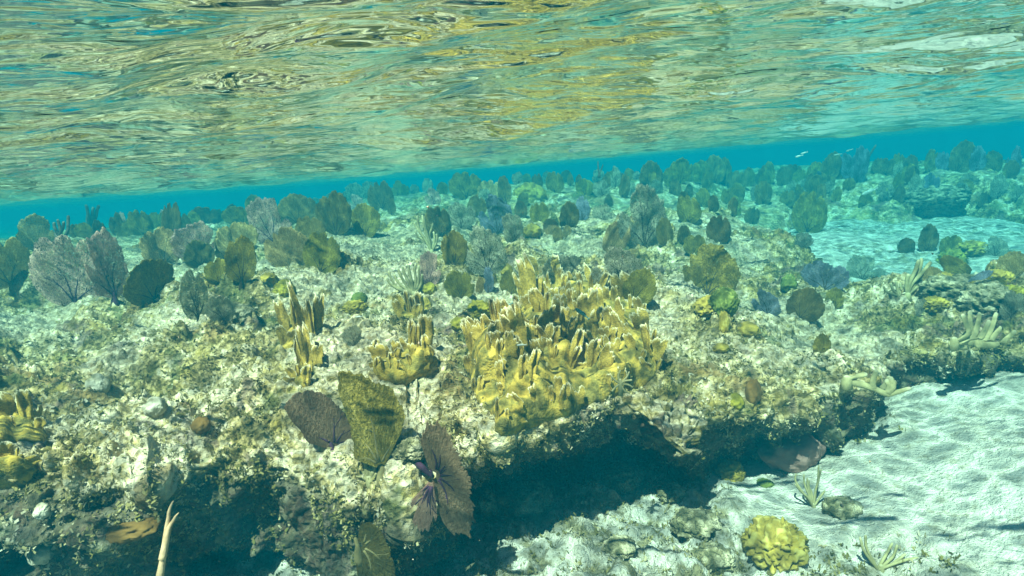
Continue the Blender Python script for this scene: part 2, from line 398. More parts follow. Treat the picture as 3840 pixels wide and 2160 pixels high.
def bvh_of(me):
    nv = len(me.vertices); co = np.empty(nv * 3, np.float32); me.vertices.foreach_get("co", co)
    nl = len(me.loops); li = np.empty(nl, np.int32); me.loops.foreach_get("vertex_index", li)
    return BVHTree.FromPolygons([tuple(c) for c in co.reshape(-1, 3).tolist()], li.reshape(-1, 4).tolist())
BV_REEF, BV_SAND = bvh_of(me_reef), bvh_of(me_sand)
def hit(px, py):
    """the place on the reef or the sand seen at a picture point"""
    d = Vector(ray(px, py)).normalized(); best = None
    for b in (BV_REEF, BV_SAND):
        loc, n, i, dd = b.ray_cast(Vector((0, 0, 0)), d)
        if loc is not None and (best is None or dd < best[2]): best = (loc, n, dd)
    return best
def ground(x, y, top=True):
    best = None
    for b in (BV_REEF, BV_SAND):
        loc, n, i, dd = b.ray_cast(Vector((x, y, HS)), Vector((0, 0, -1)))
        if loc is not None and (best is None or loc.z > best[0].z): best = (loc, n)
    return best

# ------------------------------------------------------------------ the sea water itself, as one closed box
def build_haze():
    bm = bmesh.new(); bmesh.ops.create_cube(bm, size=1)
    zlo, zhi = -7.0, HS + 0.25
    for v in bm.verts: v.co = Vector((v.co.x * 150, v.co.y * 150, zlo if v.co.z < 0 else zhi))
    me = bpy.data.meshes.new("haze"); bm.to_mesh(me); bm.free()
    t = NT("sea_water")
    pv = t.n("ShaderNodeVolumePrincipled")
    pv.inputs["Color"].default_value = (.002, .112, .165, 1); pv.inputs["Absorption Color"].default_value = (0, .46, .57, 1)
    pv.inputs["Density"].default_value = 0.285; pv.inputs["Anisotropy"].default_value = 0.0
    t.l(pv.outputs[0], t.out.inputs["Volume"])
    me.materials.append(t.m)
    o = bpy.data.objects.new("haze", me); COL.objects.link(o)
    o["kind"] = "stuff"; o["label"] = "turquoise sea water fading far things to blue"; o["category"] = "haze"
build_haze()
# ------------------------------------------------------------------ materials of the living things
def lace_alpha(t, p, scale, cover, seed=0):
    """a woven net: 1 on the threads, 0 in the meshes"""
    q = t.vmath('MULTIPLY', p, (1, 0, 0.8))
    q = t.vmath('ADD', q, (seed * 3.1, 0, seed * 1.7))
    v = t.voro(q, scale, 'DISTANCE_TO_EDGE').outputs["Distance"]
    wv = t.noise(q, scale * .22, 2, .6).outputs[0]
    thr = t.math('ADD', cover, t.math('MULTIPLY', t.math('SUBTRACT', wv, .5), .35))
    return t.math('LESS_THAN', v, thr)
def mat_fan(name, dark, mid, light, cover, trans=.35, lace=44, radial=True):
    t = NT(name); p = t.obj()
    n = t.noise(p, 3.2, 3, .6); f = t.noise(t.vmath('MULTIPLY', p, (1, 0, .55)), 46, 3, .75)
    sx = t.n("ShaderNodeSeparateXYZ"); t.l(p, sx.inputs[0])
    ang = t.math('ARCTAN2', sx.outputs[0], t.math('ADD', sx.outputs[2], .06)); rr = t.vmath('LENGTH', p)
    rr = rr.node.outputs["Value"]
    cb = t.n("ShaderNodeCombineXYZ"); t.set(cb.inputs[0], t.math('MULTIPLY', ang, 7.0)); t.set(cb.inputs[1], t.math('MULTIPLY', rr, 3.0))
    st = t.noise(cb.outputs[0], 2.2, 4, .75, .5)          # streaks running out from the foot
    fac = t.math('ADD', t.math('MULTIPLY', n.outputs[0], .28), t.math('ADD', t.math('MULTIPLY', f.outputs[0], .42), t.math('MULTIPLY', st.outputs[0], .34)))
    c = t.ramp(fac, [(.42, dark), (.53, mid), (.62, light)])
    oi = t.n("ShaderNodeObjectInfo")
    hs = t.n("ShaderNodeHueSaturation"); t.l(c, hs.inputs["Color"])
    t.set(hs.inputs["Value"], t.math('ADD', .95 if cover > .2 else 1.35, t.math('MULTIPLY', oi.outputs["Random"], .6)))
    t.set(hs.inputs["Hue"], t.math('ADD', .488, t.math('MULTIPLY', t.math('FRACT', t.math('MULTIPLY', oi.outputs["Random"], 7.3)), .024)))
    a = lace_alpha(t, p, lace, t.math('ADD', cover, t.math('MULTIPLY', t.math('SUBTRACT', st.outputs[0], .5), .25 if cover > .2 else .5)))
    bh = t.math('ADD', f.outputs[0], st.outputs[0])
    return t.done(t.bsdf(hs.outputs[0], .9, t.bump(bh, .8, .03), .1, trans, a))
def mat_plain(name, stops, scale=14, bump=.4, bscale=60, rough=.9, trans=None, dist=.006):
    t = NT(name); p = t.obj()
    c = t.ramp(t.noise(p, scale, 4, .6).outputs[0], stops)
    return t.done(t.bsdf(c, rough, t.bump(t.noise(p, bscale, 3, .7).outputs[0], bump, dist), .15, trans))
def mat_tipped(name, lo, mid, tip, scale=18):
    t = NT(name); p = t.obj(); k = t.attr("tip")
    n = t.noise(p, scale, 4, .65).outputs[0]
    c = t.ramp(n, [(.36, lo), (.60, mid)])
    c = t.mix(t.math('MULTIPLY', t.ramp(t.math('ADD', k, t.math('MULTIPLY', t.math('SUBTRACT', n, .5), .5)), [(.84, 0), (1.08, 1)]), .7), c, tip)
    return t.done(t.bsdf(c, .8, t.bump(t.noise(p, 110, 3, .7).outputs[0], .35, .005), .2))
M = {}
M['olive'] = mat_fan("olive_fan_net", (0.162, 0.133, 0.019), (0.314, 0.257, 0.042), (0.570, 0.475, 0.095), .30)
M['brown'] = mat_fan("brown_fan_net", (0.133, 0.099, 0.027), (0.247, 0.186, 0.049), (0.418, 0.323, 0.114), .34)
M['tan'] = mat_fan("tan_fan_net", (0.309, 0.218, 0.077), (0.594, 0.437, 0.163), (0.950, 0.743, 0.350), .23)
M['lace'] = mat_fan("grey_lace_net", (0.162, 0.162, 0.114), (0.323, 0.314, 0.218), (0.627, 0.608, 0.437), .135, .35, 42)
M['mauve'] = mat_fan("mauve_lace_net", (0.296, 0.186, 0.178), (0.543, 0.361, 0.293), (0.889, 0.634, 0.460), .15, .35, 42)
M['blue'] = mat_fan("blue_grey_lace_net", (0.114, 0.133, 0.190), (0.209, 0.247, 0.323), (0.361, 0.399, 0.456), .22, .3, 42)
M['hero_olive'] = mat_fan("dense_olive_net", (0.132, 0.106, 0.012), (0.252, 0.204, 0.036), (0.480, 0.396, 0.102), .5, .3, 40)
M['hero_purple'] = mat_fan("purple_brown_net", (0.275, 0.174, 0.102), (0.400, 0.264, 0.156), (0.550, 0.384, 0.228), .55, .5, 40)
M['hero_pink'] = mat_fan("pinkish_brown_net", (.32, .17, .12), (.45, .26, .185), (.56, .36, .26), .6, .4, 40)
M['hero_mustard'] = mat_fan("mustard_net", (.12, .093, .02), (.18, .145, .032), (.25, .205, .055), .6, .35, 40)
M['vein_purple'] = mat_plain("purple_vein", [(.3, (.026, .012, .026)), (.7, (.075, .028, .062))])
M['vein_olive'] = mat_plain("olive_vein", [(.3, (.11, .09, .03)), (.7, (.24, .20, .09))])
M['vein_dark'] = mat_plain("dark_vein", [(.3, (.03, .024, .014)), (.7, (.08, .06, .03))])
M['fire'] = mat_tipped("mustard_fire_coral", (.18, .125, .025), (.48, .335, .055), (.68, .64, .46))
M['fire_base'] = mat_plain("mustard_crust", [(.36, (.10, .085, .022)), (.47, (.25, .20, .045)), (.56, (.46, .315, .052)), (.68, (.56, .41, .08))], 22, .9, 42, dist=.012)
M['knob'] = mat_tipped("knobbly_yellow_coral", (.10, .095, .012), (.32, .27, .025), (.50, .43, .05), 12)
M['yellow'] = mat_tipped("bright_yellow_coral", (.20, .145, .025), (.44, .33, .05), (.56, .46, .13), 16)
M['greenmound'] = mat_tipped("green_mound_coral", (.05, .07, .012), (.14, .17, .03), (.25, .27, .06), 12)
M['rod'] = mat_tipped("pale_olive_rods", (.22, .20, .09), (.34, .31, .15), (.45, .42, .24), 30)
M['rod_dark'] = mat_tipped("dark_brown_rods", (.06, .045, .03), (.13, .10, .065), (.24, .20, .13), 30)
M['elk'] = mat_tipped("pale_yellow_branching_coral", (.20, .18, .08), (.36, .32, .15), (.50, .47, .30), 24)
M['pinkrock'] = mat_plain("pink_crusted_rock", [(.36, (.10, .10, .06)), (.48, (.26, .15, .12)), (.66, (.36, .22, .18))], 6, .7, 40)
M['paleknob'] = mat_plain("pale_knob", [(.40, (.24, .21, .12)), (.50, (.46, .41, .29)), (.62, (.62, .57, .44))], 18, .9, 34, dist=.015)
M['greyrock'] = mat_plain("grey_green_rock", [(.40, (.09, .085, .04)), (.50, (.24, .21, .11)), (.60, (.46, .41, .26))], 26, 1.0, 38, dist=.03)
M['orange'] = mat_plain("orange_sponge", [(.35, (.11, .06, .014)), (.65, (.20, .115, .03))], 9, .5, 40)
M['plate'] = mat_plain("brown_plate", [(.35, (.10, .075, .03)), (.65, (.17, .13, .055))], 9, .4, 60)
M['stick'] = mat_plain("pale_bare_stick", [(.3, (.42, .27, .14)), (.55, (.62, .44, .26)), (.7, (.36, .22, .16))], 16, .4, 50)
M['fish'] = mat_plain("silvery_fish_skin", [(.4, (.40, .45, .40)), (.6, (.70, .72, .62))], 20, .1, 60, .4)
M['fish_green'] = mat_plain("striped_fish_skin", [(.4, (.05, .10, .09)), (.55, (.25, .45, .40))], 12, .1, 60, .4)
def mat_turf():
    t = NT("turf_algae"); r = t.attr("shade")
    c = t.ramp(r, [(0, (.10, .09, .025)), (.35, (.20, .175, .05)), (.6, (.34, .29, .11)), (.85, (.52, .45, .27)), (1, (.66, .60, .44))])
    return t.done(t.bsdf(c, .95, None, .1, .25))
M['turf'] = mat_turf()

# ------------------------------------------------------------------ shapes
def ring_tube(path, radii, seg=7, squash=None, cap=True):
    """a tapered tube along a path; squash = (axis, factor) flattens it; returns verts, quads, tris, along"""
    P = [Vector(p) for p in path]; V = []; along = []; n = len(P); prev = None
    for i, p in enumerate(P):
        t = (P[min(i + 1, n - 1)] - P[max(i - 1, 0)]).normalized()
        if squash is not None: a = Vector(squash[0])
        else: a = prev if prev is not None else (Vector((1, 0, 0)) if abs(t.x) < .9 else Vector((0, 1, 0)))
        a = (a - t * a.dot(t)).normalized(); b = t.cross(a); prev = a
        f = squash[1] if squash is not None else 1.0
        f = f[i] if hasattr(f, '__len__') else f
        for k in range(seg):
            g = 2 * math.pi * k / seg
            V.append(p + a * math.cos(g) * radii[i] + b * math.sin(g) * radii[i] * f); along.append(i / (n - 1))
    Q = [((i * seg + k), (i * seg + (k + 1) % seg), ((i + 1) * seg + (k + 1) % seg), ((i + 1) * seg + k)) for i in range(n - 1) for k in range(seg)]
    T = []
    if cap:
        for i, e in ((0, -1), (n - 1, 1)):
            t = (P[-1] - P[-2]).normalized() if e > 0 else (P[0] - P[1]).normalized()
            c = len(V); V.append(P[i] + t * radii[i] * .5); along.append(0 if e < 0 else 1)
            for k in range(seg):
                a, b = i * seg + k, i * seg + (k + 1) % seg
                T.append((a, b, c) if e > 0 else (b, a, c))
    return V, Q, T, along
class MB:
    def __init__(s): s.v = []; s.q = []; s.t = []; s.a = []
    def add(s, V, Q, T, A=None):
        o = len(s.v); s.v += [tuple(x) for x in V]; s.q += [tuple(i + o for i in f) for f in Q]; s.t += [tuple(i + o for i in f) for f in T]
        s.a += list(A) if A is not None else [0] * len(V)
    def tube(s, path, radii, **k): s.add(*ring_tube(path, radii, **k))
    def mesh(s, name, jitter=0, jscale=40, attr="tip", seed=5):
        v = np.array(s.v, np.float32)
        if jitter:
            o = np.stack([fbm(v * jscale, 2, seed + k) - .5 for k in range(3)], -1); v = v + o * 2 * jitter
        me = mesh_np(name, v, s.q, s.t)
        set_attr(me, attr, s.a)
        return me

def fan_geo(R, th0, th1, base_r, thick=.012, na=64, nr=22, bend=.12, ripple=.03, seed=0):
    """fan blade in its own XZ plane; R(theta) is its outline about the base, theta from straight up"""
    th = np.linspace(th0, th1, na); rr = np.array([R(a) for a in th])
    s = np.linspace(0, 1, nr)[:, None]
    r = base_r + (rr[None, :] - base_r) * s
    x = np.sin(th)[None, :] * r; z = np.cos(th)[None, :] * r
    q = np.stack([x.ravel(), 0 * x.ravel() + seed * 3.7, z.ravel()], -1)
    y = bend * (x ** 2 - .1 * z) + (ripple * 2 * (fbm(q * 3.2, 2, seed) - .5)).reshape(x.shape)
    def Y(px, pz):
        qq = np.array([[px, seed * 3.7, pz]]); return float(bend * (px ** 2 - .1 * pz) + ripple * 2 * (fbm(qq * 3.2, 2, seed)[0] - .5))
    tk = thick * (1 - .55 * s) * .5
    f = np.stack([x, y - tk, z], -1).reshape(-1, 3); b = np.stack([x, y + tk, z], -1).reshape(-1, 3)
    n = nr * na; q1 = grid_quads(nr, na); q2 = q1[:, ::-1] + n
    rim = []
    top = [(nr - 1) * na + k for k in range(na)]; bot = list(range(na))
    loop = bot + [i * na + na - 1 for i in range(1, nr)] + top[::-1][1:] + [i * na for i in range(nr - 2, 0, -1)]
    for i in range(len(loop)):
        a, c = loop[i], loop[(i + 1) % len(loop)]; rim.append((c, a, a + n, c + n))
    return np.vstack([f, b]), np.vstack([q1, q2, np.array(rim)]), Y
def rib_tree(R, th0, th1, Y, n_main=4, seed=0, w=.016, length=.8, sub=True):
    g = random.Random(seed); mb = MB()
    def rib(a0, r0_, a1, r1, w0, w1):
        pts = []
        for k in range(7):
            u = k / 6; a = a0 + (a1 - a0) * u ** .7; r = r0_ + (r1 - r0_) * u
            a += .02 * math.sin(u * 6 + seed)
            x, z = math.sin(a) * r, math.cos(a) * r; pts.append((x, Y(x, z), z))
        mb.tube(pts, [max(w0 + (w1 - w0) * k / 6, w * .42) for k in range(7)], seg=6)
    mid = (th0 + th1) / 2
    for i in range(n_main):
        a = th0 + (th1 - th0) * (i + .5 + g.uniform(-.25, .25)) / n_main
        Rm = R(a) * length * g.uniform(.75, 1.05)
        rib(mid + (a - mid) * .55, .02, a, Rm, w, w * .28)
        if sub:
            for j in range(2):
                u = g.uniform(.25, .6); rs = .02 + (Rm - .02) * u; as_ = mid + (a - mid) * .55 + (a - mid * 1 - (a - mid) * .55) * u ** .7
                d = g.choice((-1, 1)) * g.uniform(.12, .3); ae = min(max(as_ + d, th0 * .96), th1 * .96) if th0 < 0 else as_ + d
                rib(as_, rs, ae, min(rs + Rm * g.uniform(.25, .45), R(ae) * .95), w * .55, w * .2)
    return mb
def stem_mb(h=.1, r=.03, y=0.0):
    mb = MB()
    mb.tube([(0, y, -.12), (0.0, y, -.05), (0.004, y, .01), (0, y, h * .6), (0, y, h)], [r * 2.4, r * 1.9, r * 1.1, r * .9, r * .6], seg=9)
    return mb

# the fan kinds: outline functions in units of the fan's own height
def outline(kind, seed, calm=1.0):
    g = random.Random(seed * 13 + 1); ph = [g.uniform(0, 6.28) for _ in range(8)]
    W = {'round': .52, 'tall': .36, 'wide': .72, 'slim': .24, 'spade': .46}[kind]
    A = {'round': 1.35, 'tall': 1.0, 'wide': 1.35, 'slim': .75, 'spade': 1.15}[kind]
    notch = (g.uniform(-1, 1), g.choice((0, .15, .35)), g.uniform(-1, 1), g.choice((.05, .15, .25)))
    def R(th):
        # an ellipse standing on its lower end, seen from a point a little above that end
        c, s = math.cos(th), math.sin(th); b = .5; z0 = .06 - .5
        a2 = (s / W) ** 2 + (c / b) ** 2; b2 = 2 * z0 * c / b ** 2; c2 = (z0 / b) ** 2 - 1
        r = (-b2 + math.sqrt(max(b2 * b2 - 4 * a2 * c2, 0))) / (2 * a2)
        r *= .98 + .08 * calm * math.sin(2.3 * th + ph[0]) + .055 * calm * math.sin(4.3 * th + ph[1]) + .03 * calm * math.sin(8.7 * th + ph[6])
        r *= 1 - notch[1] * calm * math.exp(-((th - notch[0]) / .09) ** 2) - notch[3] * calm * math.exp(-((th - notch[2]) / .05) ** 2)
        r *= 1 + (.3 + .7 * calm) * (.022 * math.sin(19 * th + ph[3]) + .020 * math.sin(37 * th + ph[4]) + .018 * math.sin(61 * th + ph[5]))
        return max(r, .05)
    return R, -A, A
FANS = {}
def fan_proto(kind, var):
    key = (kind, var)
    if key in FANS: return FANS[key]
    seed = hash(kind.encode().hex()) % 1 + sum(map(ord, kind)) % 50 + var * 7
    R, a, b = outline(kind, seed, .55 if var < 4 else 1.0)
    v, q, Y = fan_geo(R, a * 1.2, b * 1.2, .03, .02, 96, 16, bend=random.Random(seed).uniform(-.25, .25), ripple=.05, seed=seed)
    blade = mesh_np("blade", v, q)
    rib = rib_tree(R, a * .8, b * .8, Y, 4, seed, .019, .72).mesh("midrib")
    stem = stem_mb(.10, .032, Y(0, .05)).mesh("stem")
    FANS[key] = (blade, rib, stem); return FANS[key]
VEIN = {'olive': 'vein_dark', 'brown': 'vein_dark', 'tan': 'vein_olive', 'lace': 'vein_dark', 'mauve': 'vein_purple', 'blue': 'vein_dark'}
MATVAR = {}
def with_mat(me, mat):
    k = (me.name, mat.name)
    if k not in MATVAR:
        c = me.copy(); c.materials.clear(); c.materials.append(mat); MATVAR[k] = c
    return MATVAR[k]
REPORT = []
def sea_fan(px, py, hpx, wpx, mat, kind, label, lean=0, yaw=None, var=None, maxd=None, parts=True):
    h_ = hit(px, py)
    if h_ is None: REPORT.append(("MISS", label)); return
    loc = h_[0]; g = random.Random(int(px * 31 + py * 7))
    if maxd and loc.length > maxd:
        d = Vector(ray(px, py)); d = d / math.hypot(d.x, d.y); bst = None
        for q in np.linspace(maxd, 4.5, 40):
            gg = ground(d.x * q, d.y * q)
            if gg is None: continue
            e_ = abs(px_of(gg[0])[1] - py)
            if bst is None or e_ < bst[0] - 3: bst = (e_, gg[0])
        loc = bst[1]
    depth = float(np.dot(np.array(loc), fw)); q_ = px_of(np.array(loc) + np.array((0, 0, .1))); q0 = px_of(np.array(loc)); H = hpx * .1 / (q0[1] - q_[1]); Wd = wpx * depth / FPX
    H *= 1.06
    H = min(H, HS - .015 - loc.z) if loc.z + H > HS - .02 else H
    base_w = {'round': .98, 'tall': .70, 'wide': 1.35, 'slim': .46, 'spade': .88}[kind]
    yw = (.25 + g.uniform(-.75, .6)) if yaw is None else rad(yaw)
    face = math.atan2(loc.x, loc.y)
    sx = Wd / (base_w * max(.6, math.cos(yw)))
    blade, rib, stem = fan_proto(kind, var if var is not None else (g.randrange(4) if mat in ('olive', 'brown', 'tan') else g.randrange(3, 7)))
    e = empty("sea_fan", (loc.x, loc.y, loc.z - .01), label=label, category="sea fan", group="sea fans on the reef")
    e.rotation_euler = (g.uniform(-.12, .12), rad(lean), -face + yw)
    e.scale = (sx, H, H)
    ob = link("blade", with_mat(blade, M[mat]), None, e)
    if parts:
        link("midrib", with_mat(rib, M[VEIN.get(mat, 'vein_dark')]), None, ob)
        link("stem", with_mat(stem, M[VEIN.get(mat, 'vein_dark')]), None, e)
    REPORT.append((label[:40], round(loc.length, 2), round(H, 2)))
    return e

def blob(seed, sub=4, bumps=6.0, amp=.18, fine=.03, squash=(1, 1, 1), ridge=False):
    bm = bmesh.new(); bmesh.ops.create_icosphere(bm, subdivisions=sub, radius=1)
    v = np.array([x.co[:] for x in bm.verts], np.float32); f = np.array([[x.index for x in p.verts] for p in bm.faces]); bm.free()
    n = v.copy(); k = worley(v * bumps * .5 + seed * 3.3, seed)
    k2 = fbm(v * 2.1 + seed, 2, seed); k3 = fbm(v * 9 + seed, 2, seed + 3)
    if ridge:
        wv = v + .25 * np.stack([fbm(v * 2.2 + 3 * i, 2, seed + i) - .5 for i in range(3)], -1) * 2
        k = np.clip(np.abs(fbm(wv * bumps * .42, 2, seed + 8) - .5) * 5, 0, 1) ** .7; k = 1 - k if seed % 2 else k
        k = k * .8
    r = 1 + amp * (.62 - k * 1.25) + .35 * amp * 0 + (k2 - .5) * .34 + (k3 - .5) * fine * 2
    v = v * r[:, None] * np.array(squash, np.float32)
    return v, f, np.clip(1 - k * 1.3, 0, 1)
RIDGED = {'mound_coral', 'coral_mound'}
def lump(name, px, py, wpx, hpx, mat, label, cat, seed, bumps=6, amp=.2, fine=.03, sink=.35, sub=5, depth=1.0, group=None, maxd=None, at=None):
    h_ = at or hit(px, py); loc = h_[0]; d = float(np.dot(np.array(loc), fw))
    W = wpx * d / FPX * .5; H = hpx * d / FPX * .5
    v, f, tip = blob(seed, sub, bumps, amp, fine + .02, (W, W * depth, H), name in RIDGED)
    v = v + (np.stack([fbm(v * 60, 3, seed + i) - .5 for i in range(3)], -1) * .06 * min(W, H))
    me = mesh_np(name, v, None, f); set_attr(me, "tip", tip)
    c = loc + Vector((0, 0, H * (1 - 2 * sink)))
    # push it away a little, so that it sits in the ground behind the point seen
    c = c + Vector((loc.x, loc.y, 0)).normalized() * W * .3
    o = link(name, me, M[mat]); o.location = c; o["label"] = label; o["category"] = cat
    if group: o["group"] = group
    return o
